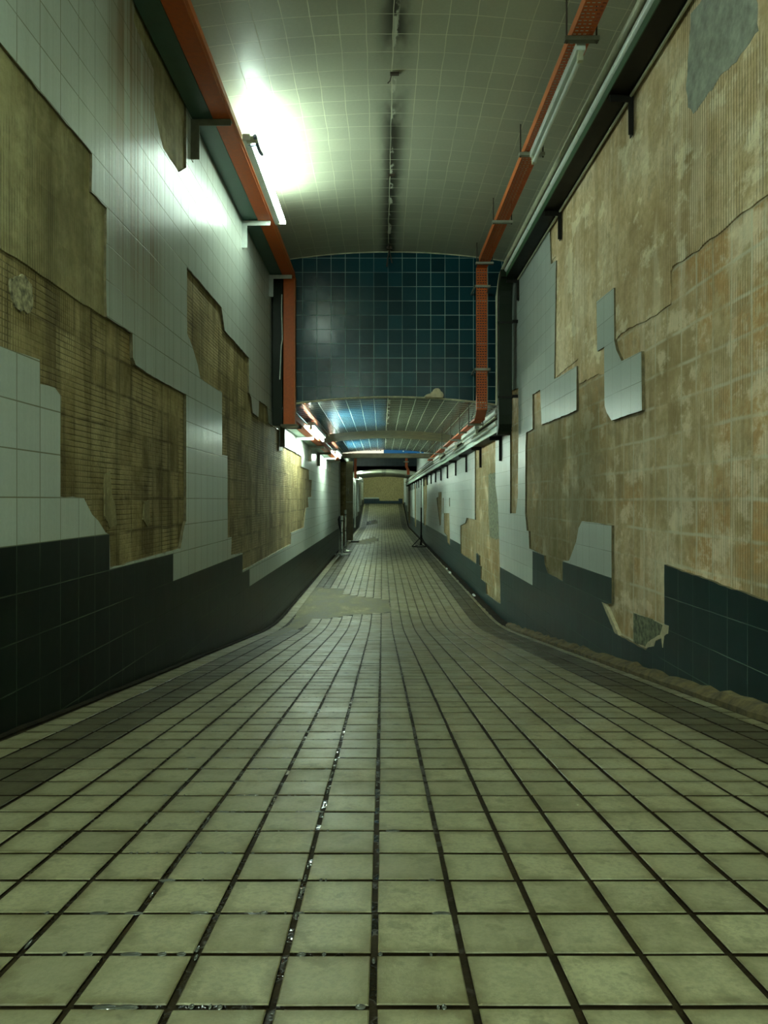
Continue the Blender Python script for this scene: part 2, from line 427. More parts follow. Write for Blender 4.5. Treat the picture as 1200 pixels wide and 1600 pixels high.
# ------------------------------------------------------------------ setting: floor
Y_BACK, Y_END = -6.0, 40.0 * K
FP, FX0 = 0.112, -0.010
ROW, RY0 = 0.1126, 0.791
cem = [[(455,975),(470,945),(490,918),(537,920),(541,929),(570,933),(606,937),(609,956),(580,959),(545,961),(527,964),(493,968),(463,984),(430,1000),(420,990)],
       [(560,845),(588,838),(590,845),(575,850),(556,851)], [(572,815),(588,812),(590,818),(573,821)]]
def to_px(X, Y, Z):
    d = Y / K
    return (597 + 1000 * X / d, 781 + (H - Z) * 1000 / d)

fb = MB()
ys = []
y = Y_BACK
while y < Y_END + 0.2: ys.append(y); y += 0.25
for a, b in zip(ys[:-1], ys[1:]):
    za, zb = fz(a) - 0.0045, fz(b) - 0.0045
    fb.add([(XL-0.02,a,za),(XR+0.02,a,za),(XR+0.02,b,zb),(XL-0.02,b,zb),
            (XL-0.02,a,za-0.2),(XR+0.02,a,za-0.2),(XR+0.02,b,zb-0.2),(XL-0.02,b,zb-0.2)],
           [(0,1,2,3),(7,6,5,4),(0,4,5,1),(2,6,7,3),(1,5,6,2),(3,7,4,0)], 2)
tones = [0.0] * len(fb.f)
r0 = int(math.floor((Y_BACK - RY0) / ROW)); r1 = int((Y_END - RY0) / ROW)
G = 0.0046
for r in range(r0, r1):
    ya = RY0 + r*ROW + G*0.9; yb = RY0 + (r+1)*ROW - G*0.9
    for c in range(-11, 12):
        xa = max(FX0 + c*FP, XL + 0.018) + G; xb = min(FX0 + (c+1)*FP, XR - 0.068) - G
        if xb - xa < 0.02: continue
        ym = (ya+yb)/2; xm = (xa+xb)/2; zm = fz(ym)
        if ym > 3:
            q = to_px(xm, ym, zm)
            if any(pip(q, P) for P in cem): continue
        dz = random.uniform(-0.0007, 0.0004); tx = random.uniform(-0.006, 0.006); ty = random.uniform(-0.006, 0.006)
        jx = random.uniform(-0.0008, 0.0008)
        def tz(X, Y): return fz(Y) + dz + tx*(X-xm) + ty*(Y-ym)
        ch = 0.0016
        vs = [(xa+jx,ya,fz(ya)-0.005),(xb+jx,ya,fz(ya)-0.005),(xb+jx,yb,fz(yb)-0.005),(xa+jx,yb,fz(yb)-0.005)]
        vs += [(X+jx,Y,tz(X,Y)-0.0012) for X,Y in ((xa,ya),(xb,ya),(xb,yb),(xa,yb))]
        vs += [(X+jx,Y,tz(X,Y)) for X,Y in ((xa+ch,ya+ch),(xb-ch,ya+ch),(xb-ch,yb-ch),(xa+ch,yb-ch))]
        fs = [(8,9,10,11)]
        for k in range(4):
            k2 = (k+1) % 4; fs += [(4+k,4+k2,8+k2,8+k)]
        mi = 1 if c in (-9,-8,9,10) else 0
        fb.add(vs, fs, mi)
        n0 = len(fb.v) - 12
        for k in range(4):
            k2 = (k+1) % 4; fb.f.append((n0+k,n0+k2,n0+4+k2,n0+4+k)); fb.m.append(2)
        tones += [random.random()] * (len(fs) + 4)
floor = fb.build('floor', [M_ftile, M_fdark, M_fgrout])
at = floor.data.attributes.new('tone', 'FLOAT', 'FACE'); at.data.foreach_set('value', tones)
tag(floor, 'pale square floor tiles with two dark bands running down the sloping passage', 'floor', kind='structure')
def floor_poly(px):     # measured floor outline -> XY on the floor
    out = []
    for x, y in px:
        d = 6.0
        for _ in range(60):
            d = max(0.3, (H - fz(d*K)) * 1000 / (y - 781))* 0.5 + d * 0.5
        out.append(((x-597)*d/1000, d*K))
    return out
cb = MB()
for P in cem:
    q = floor_poly(P)
    q = [(max(XL+0.004, x), y) for x, y in q]
    ct = (sum(p[0] for p in q)/len(q), sum(p[1] for p in q)/len(q))
    q = rough_poly([(ct[0]+(x-ct[0])*1.02, ct[1]+(y-ct[1])*1.03) for x, y in q], 0.05, 0.012)
    vs, es, fs, *_ = delaunay_2d_cdt([Vector(p) for p in q] + [Vector((random.uniform(-1.1,0.1), random.uniform(6,12))) for _ in range(150)],
                                     [(i, (i+1) % len(q)) for i in range(len(q))], [], 0, 1e-5)
    fs = [f for f in fs if pip((sum(vs[i].x for i in f)/3, sum(vs[i].y for i in f)/3), q)]
    vz = [(v.x, v.y, fz(v.y) - 0.0015 + random.uniform(-0.001, 0.0006)) for v in vs]
    fs = [tuple(f) if ((vs[f[1]]-vs[f[0]]).cross(vs[f[2]]-vs[f[0]])) > 0 else tuple(reversed(f)) for f in fs]
    cb.add(vz, fs, 0)
cb.smooth = True
o = cb.build('cement_patch', M_fcem, floor); o['label'] = 'rough cement patch where floor tiles are missing'

# water beads sitting in the joints
wb = MB(); rb = random.Random(3)
def bead(X, Y, rx, ry, rz):
    z0 = fz(Y) - 0.0006; nu, nv = 10, 5; o = len(wb.v)
    for i in range(nv + 1):
        a_ = math.pi/2*i/nv
        for j in range(nu):
            b_ = 2*math.pi*j/nu
            wb.v.append((X + rx*math.cos(a_)*math.cos(b_), Y + ry*math.cos(a_)*math.sin(b_), z0 + rz*math.sin(a_)))
    for i in range(nv):
        for j in range(nu):
            j2 = (j+1) % nu; wb.f.append((o+i*nu+j, o+i*nu+j2, o+(i+1)*nu+j2, o+(i+1)*nu+j)); wb.m.append(0)
for r in range(0, 34):
    Y = RY0 + r*ROW
    cx = -0.10 - 0.028*Y*1.6
    for k in range(rb.randint(6, 16)):
        X = rb.gauss(cx - 0.10, 0.16)
        if abs(((X - FX0)/FP) % 1 - 0.5) > 0.46: continue
        L_ = rb.choice((0.002, 0.003, 0.003, 0.006, 0.014))
        bead(X, Y + rb.uniform(-0.001, 0.001), L_, 0.0045, 0.0012)
for k in range(90):
    c_ = rb.choice((-4, -3, -2, -1, -1, 0)); Y = rb.uniform(0.7, 4.0)
    bead(FX0 + c_*FP + rb.uniform(-0.002, 0.002), Y, 0.0025, rb.choice((0.003, 0.006, 0.01)), 0.0012)
wb.smooth = True
t = NT('water'); t.bsdf.inputs['Base Color'].default_value = (0.05, 0.05, 0.04, 1); t.bsdf.inputs['Roughness'].default_value = 0.10
t.bsdf.inputs['Specular IOR Level'].default_value = 0.9
o = wb.build('water_beads', t.mat, floor); o['kind'] = 'stuff'; o['label'] = 'wet glints of water standing in the floor joints'

# ------------------------------------------------------------------ setting: walls
def cdt_slab(x_face, x_back, outer, cuts, classify, mats, name, parent=None, side_mat=None):
    """flat cladding in the plane X=x_face with thickness; classify((Y,Z)) -> material index or None"""
    V, E = [], []
    for poly in [outer] + cuts:
        o = len(V); V += [Vector(p) for p in poly]
        E += [(o+i, o+(i+1) % len(poly)) for i in range(len(poly))]
    vs, es, fs, *_ = delaunay_2d_cdt(V, E, [], 0, 1e-5)
    keep = []
    for f in fs:
        c = (sum(vs[i].x for i in f)/3, sum(vs[i].y for i in f)/3)
        if not pip(c, outer): continue
        k = classify(c)
        if k is not None: keep.append((tuple(f), k))
    obs = []
    cnt = {}
    for f, k in keep:
        for i in range(3):
            e = (f[i], f[(i+1) % 3]); key = (min(e), max(e)); cnt[key] = cnt.get(key, 0) + 1
    for mi in sorted(set(k for _, k in keep)):
        mb = MB(); n = len(vs)
        mb.v = [(x_face, v.x, v.y) for v in vs] + [(x_back, v.x, v.y) for v in vs]
        flip = x_face > x_back          # normal towards +X for the left wall
        for f, k in keep:
            if k != mi: continue
            ccw = (vs[f[1]]-vs[f[0]]).cross(vs[f[2]]-vs[f[0]]) > 0
            g = f if ccw == flip else tuple(reversed(f))
            mb.f.append(g); mb.m.append(0)
            for i in range(3):
                a, b = f[i], f[(i+1) % 3]
                if cnt[(min(a,b), max(a,b))] == 1:
                    mb.f.append((a, b, b+n, a+n)); mb.m.append(1)
        # drop unused vertices
        used = sorted(set(i for f in mb.f for i in f)); re = {u: i for i, u in enumerate(used)}
        mb.v = [mb.v[u] for u in used]; mb.f = [tuple(re[i] for i in f) for f in mb.f]
        obs.append(mb.build(name[mi], [mats[mi], side_mat or mats[mi]], parent))
    return obs

def prism(name, pts, x_face, x_back, mat, parent, amp=0.004, step=0.05):
    q = rough_poly(pts, step, amp) if amp else pts
    return cdt_slab(x_face, x_back, q, [], lambda c: 0, [mat], [name], parent)[0]

def floor_line(y0, y1, dz, n=60):
    return [(y0 + (y1-y0)*i/n, fz(y0 + (y1-y0)*i/n) + dz) for i in range(n+1)]

TOP = 4.06
# --- left
DOOR_Y0, DOOR_Y1, DOOR_Z = 17.3*K, 20.75*K, 2.58
door_cut = [(DOOR_Y0, -0.5), (DOOR_Y1, -0.5), (DOOR_Y1, DOOR_Z), (DOOR_Y0, DOOR_Z)]
A = [(-260,-330),(0,66),(22,94),(92,178),(144,240),(143,300),(167,325),(166,446),(167,495),(207,521),(208,559),(212,570),(240,589),(291,616),
     (291,814),(289,819),(282,857),(172,888),(171,835),(165,832),(154,814),(144,804),(131,778),(94.5,776),(95,643),(95.6,619),(86,606),(63,600),(62,562),(24,549),(0,540),(-260,440)]
B = [(292,417),(346,480),(351,516),(389,559),(389.5,614),(392.5,621),(395,645),(404,652),(405,626),(417.5,635),(420,661),(424,664),(436,672),(436,704),
     (441.6,704),(441.6,697),(462,707),(471,713),(471,729),(482.5,734),(483,749),(487,750),(486,776),(481,777.5),(482,792.5),(478,794),(475,824),(455,832.5),(454.5,850),
     (390,886),(379,891),(379,864),(361,867),(362,839),(356,840),(355.5,712),(347,711),(347,613),(313,591),(309,570),(300,540),(292.5,521)]
D = [(216,-90),(209,34),(240,109),(241,172),(255,232),(279,269),(291,262),(291,130),(262,-90)]
holesL = [rough_poly([wl(*p) for p in P]) for P in (A, B, D)]
stepsL = [(Y_BACK, OZ), (wl(171,0)[0], OZ), (wl(171,0)[0], OZ-TZ), (wl(270.5,0)[0], OZ-TZ), (wl(270.5,0)[0], OZ-2*TZ), (wl(379,0)[0], OZ-2*TZ),
          (wl(379,0)[0], OZ-3*TZ), (wl(390,0)[0], OZ-3*TZ), (wl(390,0)[0], OZ-4*TZ), (31*K, OZ-4*TZ), (31*K, OZ-3*TZ), (34*K, OZ-3*TZ), (34*K, OZ-1*TZ), (37*K, OZ-TZ), (37*K, OZ+TZ), (Y_END, OZ+TZ)]
darkL = stepsL + [(Y_END, -1.0), (Y_BACK, -1.0)]
wall_out = [(Y_BACK, TOP)] + floor_line(Y_BACK, Y_END, -0.12) + [(Y_END, TOP)]
clad_out = [(Y_BACK, TOP)] + floor_line(Y_BACK, Y_END, -0.004, 160) + [(Y_END, TOP)]

wall_left = cdt_slab(XL - MORT, XL - MORT - 0.16, wall_out, [door_cut], lambda c: None if pip(c, door_cut) else 0, [M_mort_l], ['wall_left'])[0]
tag(wall_left, 'left tunnel wall with brown scratched mortar between remaining pale tiles', 'wall', kind='structure')
def clsL(c):
    if pip(c, door_cut) or any(pip(c, h) for h in holesL): return None
    return 1 if pip(c, darkL) else 0
cdt_slab(XL, XL - MORT - 0.001, clad_out, holesL + [darkL, door_cut], clsL, [M_pale_l, M_dark_l], ['pale_tiling', 'dark_tiling'], wall_left, M_edge)
coat = [(-240,250),(-120,300),(0,384),(30,402),(56,420),(94,447),(125,469),(150,484),(168,496),(168,440),(168,320),(144,298),(145,238),(0,64),(-240,-300)]
prism('render_coat', [wl(*p) for p in coat], XL - MORT + 0.006, XL - MORT - 0.01, M_coat_l, wall_left)['label'] = 'finely combed render coat, upper part of bare patch'
dcoat = [(214,-90),(207,34),(238,109),(239,172),(253,232),(279,271),(293,262),(293,130),(264,-90)]
prism('coarse_render', [wl(*p) for p in dcoat], XL - MORT + 0.003, XL - MORT - 0.01, M_coat_l, wall_left)
for P in ([(22,435),(40,428),(55,445),(56,480),(48,490),(30,480),(22,455)], [(168,740),(176,736),(178,770),(184,790),(186,820),(176,826),(168,806)], [(229,785),(236,782),(238,815),(233,822),(227,812)]):
    prism('rough_plaster_spot', [wl(*p) for p in P], XL - MORT + 0.006, XL - MORT - 0.01, M_lump if P[0][0] == 22 else M_coat_l, wall_left, 0.006, 0.02)

# --- right
R0 = [(858,330),(860.6,413),(868.7,407),(866,592.5),(901,572),(900.6,641),(846,664),(844,609),(832,616),(832,670),(822,676),(821,700),(820.5,802),(823,829),(826,830),(827,857),
      (832,859.5),(850,868),(851,881),(856,895.5),(879,908),(879,877),(889,876),(900,847),(904,825),(909,814.5),(955.5,821),(955.5,902),(955.5,943),(942,942),(955,970),(967.5,993),(1009,1016),
      (1018,1003),(1028,1001),(1038,978),(1038,882),(1480,1042),(1480,-1500),(1150,-600)]
P2 = [(932,471.5),(959,449.6),(959.6,531),(963,547),(971,564),(1002,549),(1003,641),(955.5,657),(948,645),(944.6,633),(944,580),(944,542),(933,549)]
slot = [(797,611),(810,606),(810,684),(809,776),(806,802),(797,802)]
s2 = [(742,690),(774,680),(774,757),(778,790),(780,845),(781,887),(782,943),(779,942),(760,928),(759,911),(751,904),(751,885),(749,883),(748.7,868),(744,864),(744,881),(719.5,864),(719.3,821),(727,817),(729,809),(742,812)]
s3 = [(685,769),(690,768.5),(690,800),(689,820),(687,822),(682,778),(685,776)]
s4 = [(693.5,801.5),(702,802),(703,837),(703,852),(699.5,848),(698,837),(693.5,831.5)]
s5 = [(661,748),(667.5,744),(667,790),(666,800),(665.5,822),(662,820)]
s6 = [(638.2,757),(641,756),(641,818),(638.4,817)]
s7 = [(647.8,757),(649.6,756),(650,824),(648.2,823)]
s8 = [(692,778),(693,778),(693,802),(692,802)]
s9 = [(702,778),(703,778),(703,791),(702,792)]
holesR = [rough_poly([wr(*p) for p in P], 0.05, 0.003) for P in (R0, slot, s2, s3, s4, s5, s6, s7, s8, s9)]
P2w = rough_poly([wr(*p) for p in P2], 0.05, 0.0015)
ZR = H - 0.306
yv = lambda x: wr(x, 0)[0]
stepsR = [(Y_BACK, ZR), (yv(1000), ZR), (yv(1000), ZR-TZ), (yv(832), ZR-TZ), (yv(832), ZR-3*TZ), (yv(776), ZR-3*TZ), (yv(776), ZR-3*TZ+0.001), (31*K, ZR-3*TZ+0.001),
          (31*K, ZR-2*TZ), (34*K, ZR-2*TZ), (34*K, ZR), (37*K, ZR), (37*K, ZR+TZ), (Y_END, ZR+TZ)]
darkR = stepsR + [(Y_END, -1.0), (Y_BACK, -1.0)]
wall_right = cdt_slab(XR + MORT, XR + MORT + 0.16, wall_out, [], lambda c: 0, [M_mort_r], ['wall_right'])[0]
tag(wall_right, 'right tunnel wall stripped to ochre mortar with few tile islands left', 'wall', kind='structure')
def clsR(c):
    if pip(c, P2w): return 0
    if any(pip(c, h) for h in holesR): return None
    return 1 if pip(c, darkR) else 0
cdt_slab(XR, XR + MORT + 0.001, clad_out, holesR + [P2w, darkR], clsR, [M_pale_r, M_dark_r], ['pale_tiling', 'dark_tiling'], wall_right, M_edge)
coatR = [(1480,90),(1260,255),(1200,300),(1180,314),(1143,342),(1115,368),(1095,382),(1087,392),(1048,415),(1044,425),(1044,475),(1021,493),(999,504),(979,512),(962,527),(950,545),(946,584),(928,586),(902,600),(901,560),(864,592),(866,400),(858,410),(857,330),(1150,-600),(1480,-1400)]
prism('render_coat', [wr(*p) for p in coatR], XR + MORT - 0.006, XR + MORT + 0.01, M_coat_r, wall_right, 0.006)['label'] = 'vertically combed render coat above jagged crack'
grey = [(1072,168),(1069,140),(1076,22),(1110,-20),(1177,-20),(1181,48),(1147,97),(1128,112),(1115,130),(1098,154),(1080,178)]
prism('cement_patch', [wr(*p) for p in grey], XR + MORT - 0.0075, XR + MORT + 0.01, M_grey, wall_right, 0.008, 0.03)['label'] = 'grey cement smear high on the wall'
crk = [(762,741),(773,739),(774,757),(778,790),(779,843),(772,842),(764,838),(762,800)]
prism('crackled_mortar', [wr(*p) for p in crk], XR + MORT - 0.005, XR + MORT + 0.01, M_crackle, wall_right, 0.01, 0.04)['label'] = 'dark crackled mortar strip'
dkp = [(986,958),(1010,966),(1034,978),(1030,992),(1018,1000),(1008,1012),(986,1003)]
prism('dark_hollow', [wr(*p) for p in dkp], XR + MORT - 0.003, XR + MORT + 0.01, M_crackle, wall_right, 0.005, 0.03)  # darker crackled patch inside the bare hollow
for P in ([(941,941),(946,944),(957,968),(968,993),(962,990),(952,967)], [(1008,1013),(1013,1003),(1021,998),(1032,992),(1037,975),(1045,978),(1044,990),(1038,994),(1036,1012),(1034,997),(1025,1001),(1022,1010),(1012,1012)]):
    prism('broken_adhesive', [wr(*p) for p in P], XR - 0.003, XR + MORT + 0.01, M_adh, wall_right, 0.003, 0.02)

# --- end wall, wall behind the viewer, bulkheads
def box_struct(name, x0, x1, y0, y1, z0, z1, m, label, cat):
    o = MB().box(x0, x1, y0, y1, z0, z1).build(name, m)
    return tag(o, label, cat, kind='structure')
we = box_struct('wall_end', XL, XR, Y_END, Y_END+0.2, 0.6, TOP, M_endwall, 'bare brown mortar wall closing the far end of the passage', 'wall')
zt = fz(Y_END)
MB().box(-1.14, -0.16, Y_END-0.014, Y_END+0.01, zt, zt+0.30).box(-0.16, 1.02, Y_END-0.014, Y_END+0.01, zt, zt+0.17).box(1.02, 1.28, Y_END-0.014, Y_END+0.01, zt, zt+0.30).build('dark_tiling', M_blue_far, we)
MB().box(-1.14, -0.2, Y_END-0.013, Y_END+0.01, zt+0.30, zt+0.38).build('pale_tiling', M_pale_l, we)
box_struct('wall_back', XL, XR, Y_BACK-0.2, Y_BACK, 0.8, TOP, M_pale_l, 'tiled wall behind the viewer', 'wall')

RISE = 0.105
def arc(zap, X): return zap - RISE * ((X - XC) / HW) ** 2
def ceiling(name, y0, y1, zap, mats, label, band=None, thick=0.12, ny=None):
    mb = MB(); nx = 32; ny = ny or max(4, int((y1-y0)/0.5))
    xs = [XL + (XR-XL)*i/nx for i in range(nx+1)]; yy = [y0 + (y1-y0)*j/ny for j in range(ny+1)]
    if band: yy = sorted(set(yy + list(band)))
    o = 0
    for j, Y in enumerate(yy):
        for X in xs: mb.v.append((X, Y, arc(zap, X)))
    n = nx + 1
    for j in range(len(yy)-1):
        inb = band and band[0] <= (yy[j]+yy[j+1])/2 <= band[1]
        for i in range(nx):
            mb.f.append((j*n+i, (j+1)*n+i, (j+1)*n+i+1, j*n+i+1)); mb.m.append(1 if inb else 0)
    mb.smooth = True
    for i in range(nx):      # front and back edges and the top give the slab its thickness
        a, b = xs[i], xs[i+1]
        mb.add([(a,y0,arc(zap,a)),(b,y0,arc(zap,b)),(b,y0,zap+thick),(a,y0,zap+thick),
                (a,y1,arc(zap,a)),(b,y1,arc(zap,b)),(b,y1,zap+thick),(a,y1,zap+thick)], [(0,1,2,3),(5,4,7,6),(3,2,6,7)], 0)
    ob = mb.build(name, mats)
    return tag(ob, label, 'ceiling', kind='structure')

Y1 = 6.85 * K
c1 = ceiling('ceiling', Y_BACK, Y1, H + 2.655, [M_ceil], 'high vaulted ceiling of pale tiles nearest the viewer, sooty along its middle')
c2 = ceiling('ceiling.001', Y1 + 0.12, 14.1*K, H + 1.10, [M_ceil_low, M_ceilband], 'low vaulted ceiling of glossy tiles with painted blue sheen beyond the dark blue wall', band=(10.15*K, 11.45*K))
c3 = ceiling('ceiling.002', 14.1*K, 25*K, H + 2.1, [M_ceil], 'raised dark ceiling stretch behind the sign beam')
c4 = ceiling('ceiling.003', 25*K, 33*K, H + 1.195, [M_ceil], 'low pale vault before the far upward ramp')
c5 = ceiling('ceiling.004', 33*K, Y_END, H + 2.3, [M_ceil], 'raised ceiling over the far upward ramp')
def bulkhead(name, Y, zlo, zhi, th, m, label):
    mb = MB(); nx = 32
    xs = [XL + (XR-XL)*i/nx for i in range(nx+1)]
    for i in range(nx):
        a, b = xs[i], xs[i+1]
        za, zb = arc(zlo, a), arc(zlo, b); ta, tb = arc(zhi, a), arc(zhi, b)
        mb.add([(a,Y,za),(b,Y,zb),(b,Y,tb),(a,Y,ta),(a,Y+th,za),(b,Y+th,zb),(b,Y+th,tb),(a,Y+th,ta)],
               [(0,1,2,3),(5,4,7,6),(4,5,1,0),(3,2,6,7)])
    return tag(mb.build(name, m), label, 'wall', kind='structure')
b1 = bulkhead('wall_front', Y1, H + 1.10, H + 2.655, 0.12, M_blue, 'dark blue glossy tiled bulkhead above the low passage')
b2 = bulkhead('wall_far', 25*K, H + 1.195, H + 2.1, 0.1, M_blue_far, 'small dark tiled bulkhead far down the passage')
b3 = bulkhead('wall_far.001', 14.1*K, H + 1.10, H + 2.1, 0.03, M_beam, 'upright edge above the low glossy ceiling')
b3.location = (0, 0, 0.0)
b4 = bulkhead('wall_far.002', 33*K, H + 1.195, H + 2.3, 0.06, M_ceil, 'upright edge at the end of the far low vault')
def arc_tube(Y, zap, r, x0=XL+0.01, x1=XR-0.01, n=40):
    return [(x0 + (x1-x0)*i/n, Y, arc(zap, x0 + (x1-x0)*i/n)) for i in range(n+1)]
tr = MB().tube(arc_tube(Y1 - 0.006, H + 1.10, 0), 0.011, 8).build('trim_1', M_trim); tag(tr, 'pale chipped edge trim along the bottom of the blue bulkhead', 'trim', kind='structure')
tr = MB().tube(arc_tube(Y1 - 0.004, H + 2.651, 0), 0.006, 8).build('trim_2', M_trim); tag(tr, 'thin pale joint where the blue bulkhead meets the high ceiling', 'trim', kind='structure')
# beam with signs
BY = 14.35 * K
bm = MB().box(XL, XR, BY, BY + 0.25, H + 0.945, H + 1.04).build('trim_3', M_beam); tag(bm, 'brown beam crossing the passage below the hanging signs', 'beam', kind='structure')

# dirt ledges at the wall feet
def ledge(name, x0, x1, y0, y1, h, m, label, n=160):
    mb = MB(); s = 1 if x1 > x0 else -1
    prev = None
    for i in range(n+1):
        Y = y0 + (y1-y0)*i/n; z = fz(Y)
        hh = h * random.uniform(0.65, 1.25); ww = random.uniform(-0.008, 0.008)
        ring = [(x0 + ww, Y, z - 0.02), (x0 + ww, Y, z + hh*0.35), (x0 + (x1-x0)*0.45, Y, z + hh*random.uniform(0.6, 0.95)), (x1, Y, z + hh), (x1, Y, z - 0.02)]
        base = len(mb.v); mb.v += ring
        if prev is not None:
            for k in range(4):
                f = (prev+k, prev+k+1, base+k+1, base+k)
                mb.f.append(f if s < 0 else tuple(reversed(f))); mb.m.append(0)
        prev = base
    return tag(mb.build(name, m), label, 'skirting', kind='structure')
ledge('baseboard_right', XR-0.058, XR, Y_BACK, 6.7*K, 0.045, M_dirt, 'crumbling mortar ledge along the foot of the right wall')
ledge('baseboard_right.001', XR-0.082, XR, 6.7*K, 31*K, 0.012, M_black_dirt, 'black dirt gutter along the right wall foot', 220)
ledge('baseboard_left', XL+0.022, XL, Y_BACK, 17*K, 0.008, M_black_dirt, 'dark dirty joint along the foot of the left wall', 220)

# plaster shards in the right gutter
for i, (x, y, sz) in enumerate([(698, 889, 0.10), (703, 895, 0.13), (746, 931, 0.12)]):
    (X, Y), = floor_poly([(x, y)])
    X = min(X, XR-0.06)
    q = [(-0.25, -0.9), (0.2, -1.0), (0.35, 0.4), (0.05, 1.0), (-0.3, 0.5)]
    mb = MB(); zb = fz(Y)
    vs = [(X + a*sz*0.5, Y + b*sz, zb + 0.0) for a, b in q] + [(X + a*sz*0.4, Y + b*sz*0.9, zb + 0.018) for a, b in q]
    mb.add(vs, [(4,3,2,1,0),(5,6,7,8,9)] + [(k,(k+1)%5,5+(k+1)%5,5+k) for k in range(5)])
    tag(mb.build('plaster_shard', M_white), ('white plaster shard in right gutter, the farthest of three', 'white plaster shard in right gutter, middle of three',
        'white plaster shard in right gutter, nearest of three beside the bare strip')[i], 'shard', 'plaster shards in the right gutter')

# ------------------------------------------------------------------ left services
def zc(r): return H + r
ZT = 2.322
lo = thing('cable_trunking', 'solid orange cable trunking running along the left wall and down the bulkhead', 'trunking', (-1.0, Y1 - 0.2, zc(0.8)))
MB().box(-1.030, -0.925, Y_BACK, Y1-0.1, zc(ZT), zc(ZT+0.075)).build('horizontal_run', M_orange, lo)
MB().box(-0.925, -0.920, Y_BACK, Y1-0.1, zc(ZT-0.004), zc(ZT+0.080)).box(-0.925, -0.905, Y_BACK, Y1-0.1, zc(ZT), zc(ZT+0.004)).build('side_lip', M_orange2, lo)
MB().box(-1.032, -0.920, Y1-0.18, Y1-0.08, zc(0.79), zc(ZT+0.075)).build('vertical_run', M_orange, lo, 0.004)
MB().box(-0.920, -0.910, Y1-0.185, Y1-0.08, zc(0.79), zc(ZT)).build('side_lip', M_orange2, lo)
MB().box(-1.03, -0.925, Y1-0.08, 14.0*K, zc(0.855), zc(0.86)).box(-1.03, -1.026, Y1-0.08, 14.0*K, zc(0.855), zc(0.92)).box(-0.929, -0.925, Y1-0.08, 14.0*K, zc(0.855), zc(0.92)).build('lower_run', M_orange, lo)
MB().box(-1.06, -0.885, Y1-0.20, Y1-0.06, zc(0.765), zc(0.79)).build('end_flange', M_dull, lo, 0.004)

ld = thing('cable_duct', 'teal and black cable duct against left wall, beside orange trunking', 'duct', (-1.12, Y1-0.2, zc(0.8)))
MB().box(-1.160, -1.036, Y_BACK, Y1-0.1, zc(ZT+0.006), zc(ZT+0.07)).build('horizontal_run', M_teal, ld)
MB().box(-1.150, -1.045, Y1-0.16, Y1-0.04, zc(0.78), zc(ZT+0.07)).build('vertical_run', M_blackg, ld, 0.006)
MB().box(-1.152, -1.045, Y1-0.04, 14.0*K, zc(0.86), zc(0.91)).build('lower_run', M_palegreen, ld)  # pale tone carries the light on this run's underside
pts = [(-1.048 - 0.004*math.sin(i/5*3), Y1-0.168, zc(2.15 - 0.95*i/16)) for i in range(9)] + [(-1.052-0.012*(k+1)/7*1.6, Y1-0.17, zc(2.15-0.95*(9+k)/16)) for k in range(7)]
tag(MB().tube(pts, 0.006, 8).build('cable_reflection', M_white), 'thin white strand drawn as the cable reflection between black duct and orange trunking', 'cable')  # pale strand built in place of a reflection on the duct

def make_bracket(name, sgn, arm, leg, wid, mat, label, group):
    r = thing(name, label, 'bracket', (0, 0, 0), group)
    s = sgn
    def bx(a, b): return (min(a, b), max(a, b))
    x0, x1 = bx(0, s*arm); m = MB()
    m.box(x0, x1, -0.003, 0.003, -0.04, 0).box(x0, x1, 0.003, 0.042, -0.005, 0).build('arm', mat, r)
    x0, x1 = bx(0, s*wid); m = MB()
    m.box(x0, x1, -0.0035, 0.0035, -leg, -0.04)
    x0, x1 = bx(0, s*0.005); m.box(x0, x1, 0.0035, 0.042, -leg, -0.005).build('leg', mat, r)
    for zz in (-leg + 0.04, -leg*0.5):
        x0, x1 = bx(s*0.005, s*0.013); MB().box(x0, x1, 0.016, 0.03, zz-0.007, zz+0.007).build('bolt', M_steel, r)
    return r
ORD = ['first', 'second', 'third', 'fourth', 'fifth', 'sixth', 'seventh', 'eighth', 'ninth', 'tenth', 'eleventh', 'twelfth', 'thirteenth', 'fourteenth', 'fifteenth', 'sixteenth', 'seventeenth', 'eighteenth']
gl = 'brackets under the left trunking'
pl = make_bracket('wall_bracket', 1, 0.245, 0.245, 0.052, M_dull, 'dull grey bracket under upper left trunking, nearest, below the bare plaster', gl)
pl.location = (XL, 3.90*K, zc(ZT-0.002))
pw = make_bracket('wall_bracket', 1, 0.235, 0.225, 0.044, M_bracket_lit, 'pale bracket under upper left trunking, at the end of the lit tube', gl)
pw.location = (XL, 5.32*K, zc(ZT-0.002))
c = copy_tree(pw); c.location = (XL, 6.60*K, zc(ZT-0.002)); c['label'] = 'pale bracket at left where the orange trunking turns down'
lowL = [(7.33, 0, 'dark bracket under the lower left trunking, just past the blue bulkhead'),
        (8.69, 1, 'bracket coloured white as lit, under the first lit lamp of the low passage'),
        (10.1, 0, 'dull bracket on left wall between the two lit lamps, nearer one'),
        (11.5, 0, 'dark bracket on left wall between the two lit lamps, farther one'),
        (12.85, 1, 'bracket coloured white as lit, under second lit lamp of the low passage'),
        (13.95, 0, 'small dull bracket on left wall just before the signs')]
for d, k, lab in lowL:
    c = copy_tree(pw if k else pl); c.location = (XL, d*K, zc(0.852) - 0.05 + 0.05); c['label'] = lab

